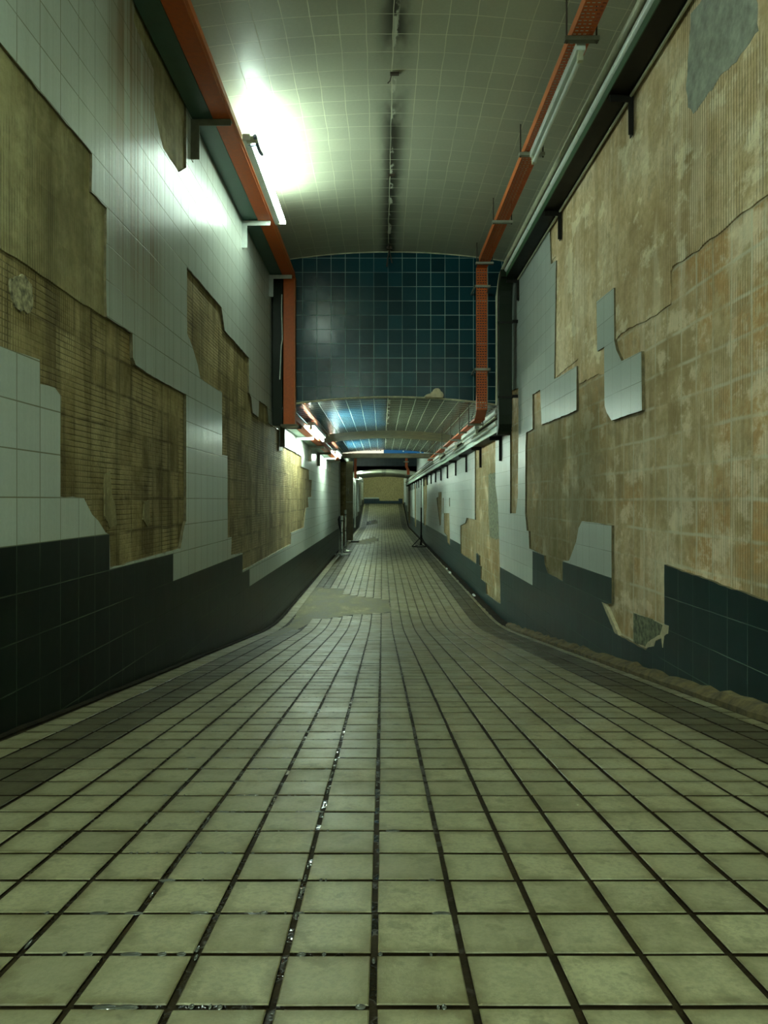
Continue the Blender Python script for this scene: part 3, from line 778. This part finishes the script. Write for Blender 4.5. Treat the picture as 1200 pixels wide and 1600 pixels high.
def lamp(label, X, Y0, Y1_, Z, on, side=0, group='fluorescent tube lamps', wid=0.05):
    """batten with its tube slung below (side=0) or on the passage side (+1 / -1)"""
    r = thing('fluorescent_lamp', label, 'lamp', (X, (Y0+Y1_)/2, Z), group)
    MB().box(X-wid/2, X+wid/2, Y0, Y1_, Z, Z+0.045).build('housing', M_white, r, 0.004)
    tx, tz_ = (X, Z-0.034) if side == 0 else (X + side*(wid/2+0.03), Z+0.012)
    MB().tube([(tx, Y0+0.035, tz_), (tx, Y1_-0.035, tz_)], 0.014, 14).build('tube', mat_emit('lit_tube', LAMP, on) if on else M_tube_off, r)
    for ya in (Y0+0.004, Y1_-0.034):
        if side == 0: MB().box(tx-0.014, tx+0.014, ya, ya+0.03, tz_-0.017, Z+0.002).build('tube_socket', M_beige, r, 0.003)
        else: MB().box(min(X, tx+side*0.014), max(X, tx+side*0.014), ya, ya+0.03, tz_-0.016, tz_+0.02).build('tube_socket', M_beige, r, 0.003)
    return r
# lit lamps on the left
lamp('glaring lit fluorescent tube under the high ceiling beside left orange trunking', -0.880, 4.14*K, 5.42*K, zc(2.325), 12.0, 1)
lamp('lit fluorescent tube of the same left row, out of view behind the viewer', -0.880, -1.5*K, -0.2*K, zc(2.325), 80.0, 1)
lamp('lit fluorescent tube of the right orange tray, out of view above the viewer', 1.045, 0.0, 1.2*K, zc(2.362), 11.0)
lamp('lit fluorescent lamp at left, first in the low passage', -0.862, 7.75*K, 9.35*K, zc(0.90), 28.0, 0, wid=0.085)
lamp('lit fluorescent lamp at left in low passage, second, before the door', -0.862, 11.8*K, 13.15*K, zc(0.90), 33.0, 0, wid=0.085)
lamp('small far lit lamp at left beyond the open door', -0.96, 26.3*K, 27.6*K, zc(0.90), 34.0, 1)
lamp('added lamp hidden above the far vault to light the end wall', -0.96, 36.8*K, 38.2*K, zc(1.9), 30.0, 1)  # added lamp, unseen, brightens the end wall
lamp('added lamp in the raised stretch, hidden by the beam, lighting door and far trunkings', -0.96, 20.6*K, 22.0*K, zc(1.75), 30.0, 1)  # added lamp, unseen, brightens the door, floor and far trunkings
# lamp clip silhouetted against the glare
cl = MB().tube([(-0.904, 4.20*K, zc(2.345)), (-0.855, 4.20*K, zc(2.325)), (-0.825, 4.19*K, zc(2.325))], 0.009, 8)
cl.tube([(-0.822, 4.13*K, zc(2.35)), (-0.818, 4.19*K, zc(2.325)), (-0.818, 4.27*K, zc(2.325)), (-0.814, 4.33*K, zc(2.335))], 0.012, 8)
tag(cl.build('lamp_clip', mat_simple('blue_grey_clip', (0.16, 0.20, 0.30), 0.5)), 'small blue-grey clip sticking out beside the glaring tube', 'clip')

# ------------------------------------------------------------------ right services
def perforated(name, p0, ax_u, ax_w, length, width, mat, parent, flange=0.035, pitch=0.026, nx=4):
    """slotted tray: p0 corner, ax_u along the run, ax_w across"""
    p0 = Vector(p0); U = Vector(ax_u); Wd = Vector(ax_w); N = U.cross(Wd).normalized()
    mb = MB(); rows = max(1, int(length / pitch)); pu = length / rows
    slot_w = width / nx * 0.62
    def quad(u0, u1, w0, w1):
        mb.add([p0+U*u0+Wd*w0, p0+U*u0+Wd*w1, p0+U*u1+Wd*w1, p0+U*u1+Wd*w0], [(0,1,2,3)])
    for r in range(rows):
        u = r*pu
        quad(u, u + pu*0.62, 0, width)
        w = 0; mar = width/nx - slot_w
        sh = (0.25 if r % 2 else -0.25) * mar
        for k in range(nx):
            a = k*width/nx + mar/2 + sh
            quad(u + pu*0.62, u + pu, w, a); w = a + slot_w
        quad(u + pu*0.62, u + pu, w, width)
    o = mb.build(name, mat, parent)
    s = o.modifiers.new('Solidify', 'SOLIDIFY'); s.thickness = 0.002
    return o
OX0, OX1 = 0.985, 1.09
pt = thing('cable_tray', 'orange perforated cable tray hung on the right and dropping down the blue bulkhead', 'tray', (1.04, Y1-0.2, zc(0.85)))
perforated('upper_run', (OX1, -0.5, zc(2.41)), (0,1,0), (-1,0,0), 6.5*K+0.5, OX1-OX0, M_orange, pt)
MB().box(OX0-0.003, OX0, -0.5, 6.5*K, zc(2.408), zc(2.46)).build('flange', M_orange2, pt)
MB().box(OX1, OX1+0.003, -0.5, 6.5*K, zc(2.408), zc(2.46)).build('flange', M_orange, pt)
YV = 6.60*K
perforated('vertical_run', (OX0-0.008, YV, zc(0.93)), (0,0,1), (1,0,0), 1.47, OX1-OX0, M_orange, pt)
MB().box(OX0-0.011, OX0-0.008, YV, YV+0.045, zc(0.93), zc(2.40)).box(OX1-0.008, OX1-0.005, YV, YV+0.045, zc(0.93), zc(2.40)).build('flange', M_orange2, pt)
v = Vector((0, 0.10, -0.10)).normalized()
MB().add([(OX0-0.008,YV,zc(0.93)),(OX1-0.008,YV,zc(0.93)),(OX1,YV+0.24,zc(0.85)),(OX0,YV+0.24,zc(0.85)),
          (OX0-0.008,YV+0.004,zc(0.935)),(OX1-0.008,YV+0.004,zc(0.935)),(OX1,YV+0.244,zc(0.855)),(OX0,YV+0.244,zc(0.855))],
         [(0,1,2,3),(7,6,5,4),(0,4,5,1),(1,5,6,2),(2,6,7,3),(3,7,4,0)]).build('lower_bend', M_orange, pt)
MB().add([(OX0,6.5*K-0.02,zc(2.412)),(OX1,6.5*K-0.02,zc(2.412)),(OX1-0.008,YV,zc(2.39)),(OX0-0.008,YV,zc(2.39)),
          (OX0,6.5*K-0.02,zc(2.42)),(OX1,6.5*K-0.02,zc(2.42)),(OX1-0.008,YV+0.01,zc(2.41)),(OX0-0.008,YV+0.01,zc(2.41))],
         [(0,1,2,3),(7,6,5,4),(0,4,5,1),(1,5,6,2),(2,6,7,3),(3,7,4,0)]).build('upper_bend', M_orange, pt)
perforated('lower_run', (OX1, YV+0.22, zc(0.85)), (0,1,0), (-1,0,0), 13.9*K-YV-0.22, OX1-OX0, M_orange, pt)
MB().box(OX0-0.003, OX0, YV+0.22, 13.9*K, zc(0.848), zc(0.866)).box(OX1, OX1+0.003, YV+0.22, 13.9*K, zc(0.848), zc(0.866)).build('flange', M_orange, pt)

def hanger(label, Yp, zbar, ztop, x0=0.948, x1=1.128, mat=M_dull, group='trapeze hangers of the right orange tray'):
    Y = Yp*K
    r = thing('trapeze_hanger', label, 'hanger', ((x0+x1)/2, Y, zbar), group)
    MB().box(x0, x1, Y-0.018, Y+0.018, zbar-0.026, zbar-0.003).build('crossbar', mat, r, 0.003)
    for xx in (x0+0.012, x1-0.012):
        zt_ = ztop - RISE*((xx-XC)/HW)**2
        MB().tube([(xx, Y, zbar-0.035), (xx, Y, zt_+0.004)], 0.005, 8).build('rod', M_wire, r)
    return r
for d, lab in ((3.33, 'grey crossbar hanger of right orange tray, nearest, at the near end of the unlit tube'),
               (4.44, 'grey crossbar hanger of right orange tray, at the far end of the unlit tube'),
               (5.52, 'grey crossbar hanger of right orange tray, between unlit tube and blue bulkhead'),
               (6.48, 'grey crossbar hanger where the right orange tray turns down')):
    hanger(lab, d, zc(2.41), H + 2.655, mat=M_steel if d > 4 else M_dull)
for i, d in enumerate((7.1, 7.95, 8.95, 10.3, 11.6, 12.9)):
    hanger('thin hanger of the lower right orange tray, %s from the blue bulkhead' % ORD[i], d, zc(0.85), H + 1.10, mat=M_steel)
for z, lab in ((2.20, 'upper pale clip strap across the vertical orange perforated tray'), (1.345, 'lower pale clip strap across the vertical orange perforated tray')):
    o = MB().box(0.950, 1.118, YV-0.014, YV-0.003, zc(z)-0.012, zc(z)+0.012).box(0.950, 0.962, YV-0.014, Y1+0.002, zc(z)-0.01, zc(z)+0.01).box(1.106, 1.118, YV-0.014, Y1+0.002, zc(z)-0.01, zc(z)+0.01)
    tag(o.build('tray_clip', M_steel), lab, 'clip', 'clips of the vertical orange tray')
lamp('unlit fluorescent tube under the right orange tray near the high ceiling', 1.045, 3.36*K, 4.42*K, zc(2.362), False)
for i, (a, b) in enumerate(((7.25, 8.5), (9.3, 10.7), (11.9, 13.2))):
    lamp('unlit white batten lamp under lower right orange tray, %s from the bulkhead' % ORD[i], 1.075, a*K, b*K, zc(0.80), False)

# dark duct on the right wall
rd = thing('cable_duct', 'dark green cable duct along right wall dropping beside the blue bulkhead', 'duct', (1.28, 6.5*K, zc(0.7)))
MB().box(1.218, 1.338, Y_BACK, 6.35*K, zc(2.18), zc(2.19)).build('underside', M_black, rd)
MB().box(1.212, 1.218, Y_BACK, 6.35*K, zc(2.178), zc(2.224)).build('side_wall', M_green, rd)
def strip_sweep(path, x0, x1, th):
    """rectangular duct following a path in the YZ plane"""
    mb = MB(); n = len(path)
    for i, (Y, Z) in enumerate(path):
        a = Vector(path[max(i-1,0)]); b = Vector(path[min(i+1,n-1)]); d = (b-a).normalized(); nn = Vector((-d.y, d.x))
        p = Vector((Y, Z))
        for X, s in ((x0,0),(x1,0),(x1,th),(x0,th)):
            q = p + nn*s; mb.v.append((X, q.x, q.y))
        if i:
            o = (i-1)*4
            for k in range(4):
                k2 = (k+1)%4; mb.f.append((o+k, o+k2, o+4+k2, o+4+k)); mb.m.append(0)
    mb.f.append((3,2,1,0)); mb.m.append(0); o=(n-1)*4; mb.f.append((o,o+1,o+2,o+3)); mb.m.append(0)
    return mb
path = [(6.25*K, zc(2.18))] + [(6.25*K + 0.13*math.sin(a), zc(2.18) - 0.16*(1-math.cos(a))) for a in (0.3,0.6,0.9,1.2,1.5)] + [(6.37*K, zc(1.95)), (6.37*K, zc(0.85))] + [(6.37*K + 0.13*(1-math.cos(a)), zc(0.80) - 0.15*math.sin(a)) for a in (0.3,0.6,0.9,1.2,1.5)]
o = strip_sweep(path, 1.16, 1.295, 0.08).build('vertical_run', M_blackg, rd)
b = o.modifiers.new('Bevel', 'BEVEL'); b.width = 0.006; b.segments = 2; b.limit_method = 'ANGLE'
for z in (1.765, 1.022):
    m = MB().box(1.152, 1.303, 6.37*K-0.008, 6.37*K+0.006, zc(z)-0.010, zc(z)+0.010).box(1.295, 1.3495, 6.37*K-0.02, 6.37*K+0.0, zc(z)-0.006, zc(z)+0.022)
    m.build('strap', M_black, rd)
MB().box(1.215, 1.34, 6.6*K, 33*K, zc(0.712), zc(0.722)).build('lower_underside', M_black, rd)
MB().box(1.205, 1.215, 6.6*K, 33*K, zc(0.712), zc(0.775)).build('lower_side', M_palegreen, rd)

gr = 'brackets under the right duct'
pr = make_bracket('wall_bracket', -1, 0.125, 0.215, 0.026, M_black, 'black bracket on right wall under upper duct, nearest the viewer', gr)
pr.location = (XR + MORT*0, 3.44*K, zc(2.178))
for d, lab in ((4.82, 'black bracket on right wall under upper duct, at the top of the bare mortar edge'), (6.3, 'dull bracket on right wall under upper duct, at its bend beside the blue bulkhead')):
    c = copy_tree(pr); c.location = (XR, d*K, zc(2.178)); c['label'] = lab
pr2 = make_bracket('wall_bracket', -1, 0.14, 0.275, 0.032, M_black, 'black bracket', gr)
for i in range(18):
    c = pr2 if i == 0 else copy_tree(pr2)
    c.location = (XR, (7.22 + 1.46*i)*K, zc(0.712))
    c['label'] = 'black bracket under the lower right conduits, %s counted from the blue bulkhead' % ORD[i]

def conduit(label, pts, r, mat, clips=()):
    o = MB().tube(pts, r, 12).build('conduit_pipe', mat)
    return tag(o, label, 'conduit', 'conduits along the right wall')
conduit('thick beige conduit pipe, topmost along the upper right wall', [(1.225, Y_BACK, zc(2.348)), (1.225, 6.3*K, zc(2.348)), (1.215, 6.55*K, zc(2.30)), (1.195, 6.62*K, zc(2.10)), (1.195, 6.62*K, zc(0.98))], 0.022, M_beige)
conduit('white conduit pipe above the green duct edge on upper right wall', [(1.224, Y_BACK, zc(2.252)), (1.224, 6.3*K, zc(2.252)), (1.218, 6.5*K, zc(2.22)), (1.218, 6.56*K, zc(2.0))], 0.026, M_white)
conduit('thin beige pipe tight against right wall above the bare mortar', [(1.338, Y_BACK, zc(2.172)), (1.338, 6.3*K, zc(2.172))], 0.009, M_beige)
conduit('dark brown run filling the gap between the beige and white conduits', [(1.262, Y_BACK, zc(2.30)), (1.262, 6.4*K, zc(2.30))], 0.022, M_niche)  # dark brown run fills the gap between the two pipes
for xx_, zz, rr, m, lab in ((1.215, 0.812, 0.030, M_white, 'white conduit pipe lowest in the low passage bundle on the right'),
                       (1.250, 0.872, 0.028, M_niche, 'added dark pipe as shaded gap between the two white pipes of the low passage bundle'),  # dark pipes added to darken the gaps beside the white ones
                       (1.215, 0.932, 0.030, M_white, 'white conduit pipe highest in the low passage bundle on the right'),
                       (1.250, 0.990, 0.026, M_niche, 'added dark pipe as shaded gap topmost in the low passage bundle on the right'),
                       (1.195, 0.872, 0.012, M_beige, 'thin beige cable running before the dark gap pipe of the low bundle')):
    pts = [(xx_, 6.72*K + i*(33*K-6.72*K)/24, zc(zz) + 0.0006*math.sin(i*1.7)) for i in range(25)]
    conduit(lab, pts, rr, m)

# far trunkings on the second bulkhead, lit far wall edges built as white pipes
fl = MB().box(-1.09, -0.99, 24.9*K, 25*K, zc(0.85), zc(1.95)); tag(fl.build('cable_trunking', M_orange), 'small orange trunking dropping at left of the far dark bulkhead', 'trunking')
fr = MB().box(0.90, 1.0, 24.9*K, 25.0*K, zc(1.28), zc(1.95))
fr.add([(0.90,24.9*K,zc(1.28)),(1.0,24.9*K,zc(1.28)),(1.07,24.9*K,zc(1.16)),(0.97,24.9*K,zc(1.16)),(0.90,25.0*K,zc(1.28)),(1.0,25.0*K,zc(1.28)),(1.07,25.0*K,zc(1.16)),(0.97,25.0*K,zc(1.16))],
       [(3,2,1,0),(4,5,6,7),(0,1,5,4),(1,2,6,5),(2,3,7,6),(3,0,4,7)])
fr.box(0.97, 1.07, 24.9*K, 25.0*K, zc(0.98), zc(1.16))
tag(fr.build('cable_trunking', M_orange), 'small kinked orange trunking dropping at right of the far dark bulkhead', 'trunking')
MBc = MB().box(0.84, 1.04, 24.88*K, 24.9*K, zc(1.46), zc(1.50)); tag(MBc.build('tray_clip', M_steel), 'tiny clip strap across the far kinked orange trunking', 'clip')
for d, zb, lab in ((26.4, -1.15, 'white pipe standing for a lit wall edge beyond the door, nearer one'), (29.8, -0.55, 'white pipe standing for a lit wall edge beyond the door, farther one')):
    pts = [(-0.86, d*K, zc(0.84)), (-1.06, d*K, zc(0.84)), (-1.11, d*K, zc(0.81)), (-1.125, d*K, zc(0.74)), (-1.125, d*K, zc(zb))]
    tag(MB().tube(pts, 0.036, 10).build('conduit_pipe', M_white), lab, 'conduit')

# signs on the beam
sg = thing('hanging_sign', 'white sign panel with cut-off black lettering across the passage', 'sign', (-0.43, BY-0.03, zc(1.045)), 'signs on the far beam')
MB().box(-0.875, 0.035, BY-0.03, BY-0.005, zc(1.045), zc(1.42)).build('panel', M_sign_w, sg)
mb = MB(); xx = -0.64
for k in range(15):
    w_ = random.choice((0.012, 0.016, 0.03)); mb.box(xx, xx + w_, BY-0.033, BY-0.0295, zc(1.098 + random.choice((0, 0.003, 0.006))), zc(1.20)); xx += random.uniform(0.034, 0.05)
mb.build('lettering', M_rubber, sg)
sg = thing('hanging_sign', 'blue sign panel beside the white one across the passage', 'sign', (0.45, BY-0.03, zc(1.045)), 'signs on the far beam')
MB().box(0.037, 0.93, BY-0.03, BY-0.005, zc(1.045), zc(1.42)).build('panel', M_sign_b, sg)
m = MB()
for X, Z in ((0.475, 1.088), (0.86, 1.066)): m.tube([(X, BY-0.034, zc(Z)), (X, BY-0.029, zc(Z))], 0.017, 10)
m.build('white_dots', M_white, sg)

# ------------------------------------------------------------------ door, stanchions, stand
dn = MB()
dn.box(XL-0.62, XL-0.60, DOOR_Y0-0.1, DOOR_Y1+0.1, -0.02, DOOR_Z+0.05)
dn.box(XL-0.60, XL-MORT-0.155, DOOR_Y0-0.1, DOOR_Y0, -0.02, DOOR_Z+0.05).box(XL-0.60, XL-MORT-0.155, DOOR_Y1, DOOR_Y1+0.1, -0.02, DOOR_Z+0.05)
dn.box(XL-0.60, XL-0.02, DOOR_Y0-0.1, DOOR_Y1+0.1, DOOR_Z, DOOR_Z+0.06).box(XL-0.60, XL-0.02, DOOR_Y0-0.1, DOOR_Y1+0.1, -0.06, 0.0)
tag(dn.build('wall_niche', M_niche), 'dark brown recess of the left doorway', 'doorway', kind='structure')
fm = MB().box(XL-0.10, XL+0.035, DOOR_Y0-0.07, DOOR_Y0, 0, DOOR_Z+0.06).box(XL-0.10, XL+0.02, DOOR_Y0, DOOR_Y1, DOOR_Z, DOOR_Z+0.06)
dr = thing('door_1', 'tall ribbed grey metal door standing open from the left wall', 'door', (XL, DOOR_Y1, 0)); dr['kind'] = 'structure'
fm.build('door_frame', M_doorframe, dr)
leaf = MB(); YD = DOOR_Y1 + 0.05
leaf.box(-1.24, -0.945, YD, YD+0.05, 0.03, 2.60)
for k in range(6):
    xa = -1.22 + k*0.047; leaf.box(xa, xa+0.026, YD-0.008, YD, 1.34, 2.56).box(xa, xa+0.026, YD-0.008, YD, 0.08, 1.24)
leaf.build('door_leaf', M_door, dr)
MB().box(-1.23, -0.955, YD-0.014, YD, 1.265, 1.295).build('cross_rail', M_doorframe, dr)
MB().tube([(-1.10, YD-0.04, 1.55), (-1.10, YD-0.04, 1.72)], 0.012, 8).box(-1.11, -1.09, YD-0.04, YD, 1.56, 1.58).box(-1.11, -1.09, YD-0.04, YD, 1.69, 1.71).build('handle', M_steel, dr)
tag(MB().box(-0.98, -0.74, 20.3*K, 20.5*K, 0.0, 0.045).build('door_stop', M_rubber, None, 0.008), 'low black block on the floor at the foot of the open door', 'door stop')

def stanchion(label, X, Y, h):
    r = thing('stanchion_post', label, 'stanchion', (X, Y, 0), 'chrome stanchions by the door')
    MB().lathe(X, Y, [(0.185, 0.0), (0.185, 0.012), (0.165, 0.024), (0.06, 0.036), (0.035, 0.05)], 28).build('base', M_chrome, r)
    MB().lathe(X, Y, [(0.026, 0.045), (0.026, h-0.14)], 16).build('post', M_chrome, r)
    MB().lathe(X, Y, [(0.022, h-0.14), (0.022, h-0.11)], 16).build('collar', M_rubber, r)
    MB().lathe(X, Y, [(0.034, h-0.11), (0.034, h-0.01), (0.028, h)], 18).build('belt_head', M_steel, r)
    return r
stanchion('chrome stanchion post with round base by the left wall, nearer of two', -0.985, 15.75*K, 0.96)
stanchion('taller chrome stanchion post right behind the nearer one', -0.955, 16.7*K, 1.09)
bg = MB(); n = 14
pts = [(-1.085, 16.5*K, 0.93), (-1.09, 16.5*K, 0.85), (-1.075, 16.5*K, 0.70), (-1.05, 16.5*K, 0.56), (-1.06, 16.5*K, 0.42)]
bg.tube(pts, [0.03, 0.055, 0.05, 0.035, 0.012], 12)
tag(bg.build('hanging_bag', M_rubber), 'dark strap bundle hanging on the door frame behind the stanchions', 'bag')

sd = thing('tripod_stand', 'thin black tripod stand beside right wall near the far gutter', 'stand', (1.10, 18.3*K, 0))
X, Y = 1.12, 18.3*K
MB().tube([(X, Y, 0.05), (X, Y, 1.13)], 0.021, 10).build('pole', M_black, sd)
MB().tube([(X, Y, 1.12), (X, Y, 1.77)], 0.014, 10).build('upper_pole', M_steel, sd)
MB().lathe(X, Y, [(0.03, 0.27), (0.03, 0.34)], 14).build('hub', M_black, sd)
for dx, dy in ((-0.27, -0.06), (0.15, -0.12), (-0.02, 0.28)):
    MB().tube([(X, Y, 0.30), (X+dx, Y+dy, 0.016)], 0.013, 8).tube([(X, Y, 0.06), (X+dx, Y+dy, 0.018)], 0.009, 8).build('leg', M_black, sd)
MB().tube([(X-0.265, Y-0.06, 0.016), (X+0.145, Y-0.12, 0.016)], 0.011, 8).build('foot_bar', M_black, sd)
MB().box(X-0.10, X+0.03, Y-0.05, Y+0.05, 0.035, 0.05).build('foot_plate', M_steel, sd)

# rag on the bulkhead edge
rg = MB(); nu, nv = 20, 12
Xr, Zr = 0.578, arc(H+1.10, 0.578) + 0.006
for i in range(nv+1):
    for j in range(nu):
        a = math.pi*i/nv; b = 2*math.pi*j/nu
        lump = 1 + 0.13*math.sin(3*b+2*a) + 0.10*math.sin(5*b-3*a+1)
        x = math.sin(a)*math.cos(b)*0.068*lump; y_ = math.sin(a)*math.sin(b)*0.03*lump; z = max(math.cos(a)*0.075*lump, -0.012)
        rg.v.append((Xr + x, Y1-0.026+y_, Zr+0.012+z))
for i in range(nv):
    for j in range(nu):
        j2 = (j+1)%nu; rg.f.append((i*nu+j, (i+1)*nu+j, (i+1)*nu+j2, i*nu+j2)); rg.m.append(0)
rg.tube([(Xr-0.05, Y1-0.03, Zr+0.025), (Xr-0.10, Y1-0.032, Zr+0.014), (Xr-0.125, Y1-0.03, Zr+0.008)], [0.024, 0.020, 0.008], 10)
rg.smooth = True
tag(rg.build('crumpled_rag', M_cloth), 'crumpled cream rag lying on the lower edge of the blue bulkhead', 'rag')
# dangling wires at the top middle of the bulkhead
zt1 = arc(H+2.655, 0.075)
dw = MB().tube([(0.07, Y1-0.30, zt1-0.01), (0.075, Y1-0.14, zt1-0.02), (0.07, Y1-0.05, zt1-0.04), (0.055, Y1-0.03, zt1-0.10), (0.05, Y1-0.03, zt1-0.17)], 0.006, 8)
dw.tube([(0.075, Y1-0.14, zt1-0.02), (0.09, Y1-0.05, zt1-0.06), (0.105, Y1-0.03, zt1-0.13)], 0.005, 8).box(0.045, 0.105, Y1-0.17, Y1-0.13, zt1-0.028, zt1+0.002)
tag(dw.build('dangling_wire', M_wire), 'brown wire ends dangling from the ceiling middle before the blue bulkhead', 'wire')
for d, lab in ((3.98, 'small dark clamp on the sooty ceiling joint, nearer one'), (5.22, 'small dark clamp on the sooty ceiling joint, farther one')):
    z = arc(H+2.655, 0.078)
    o = MB().box(0.05, 0.105, d*K-0.012, d*K+0.012, z-0.012, z+0.002).tube([(0.06, d*K, z-0.006), (0.05, d*K+0.05, z-0.02), (0.035, d*K+0.06, z-0.03)], 0.004, 6)
    tag(o.build('pipe_clamp', M_wire), lab, 'clamp', 'clamps on the ceiling joint')

# ------------------------------------------------------------------ camera and view
cam = bpy.data.cameras.new('camera'); co = bpy.data.objects.new('camera', cam); C.objects.link(co)
co.location = (0, 0, H); co.rotation_euler = (math.pi/2, 0, 0)
cam.sensor_fit = 'VERTICAL'; cam.sensor_height = 36.0; cam.lens = 1000*K/1600*36
cam.shift_x = 3/1600; cam.shift_y = -19/1600; cam.clip_start = 0.05; cam.clip_end = 200
sc = bpy.context.scene
sc.camera = co
w = bpy.data.worlds.new('world'); sc.world = w; w.use_nodes = True
w.node_tree.nodes['Background'].inputs[0].default_value = (0.004, 0.005, 0.004, 1)
sc.view_settings.view_transform = 'Standard'; sc.view_settings.look = 'None'
sc.view_settings.gamma = 1.0; sc.view_settings.use_curve_mapping = False
sc.view_settings.exposure = 3.3
sc.cycles.max_bounces = 8; sc.cycles.diffuse_bounces = 5; sc.cycles.glossy_bounces = 4
sc.cycles.sample_clamp_indirect = 6.0
sc.cycles.use_denoising = True
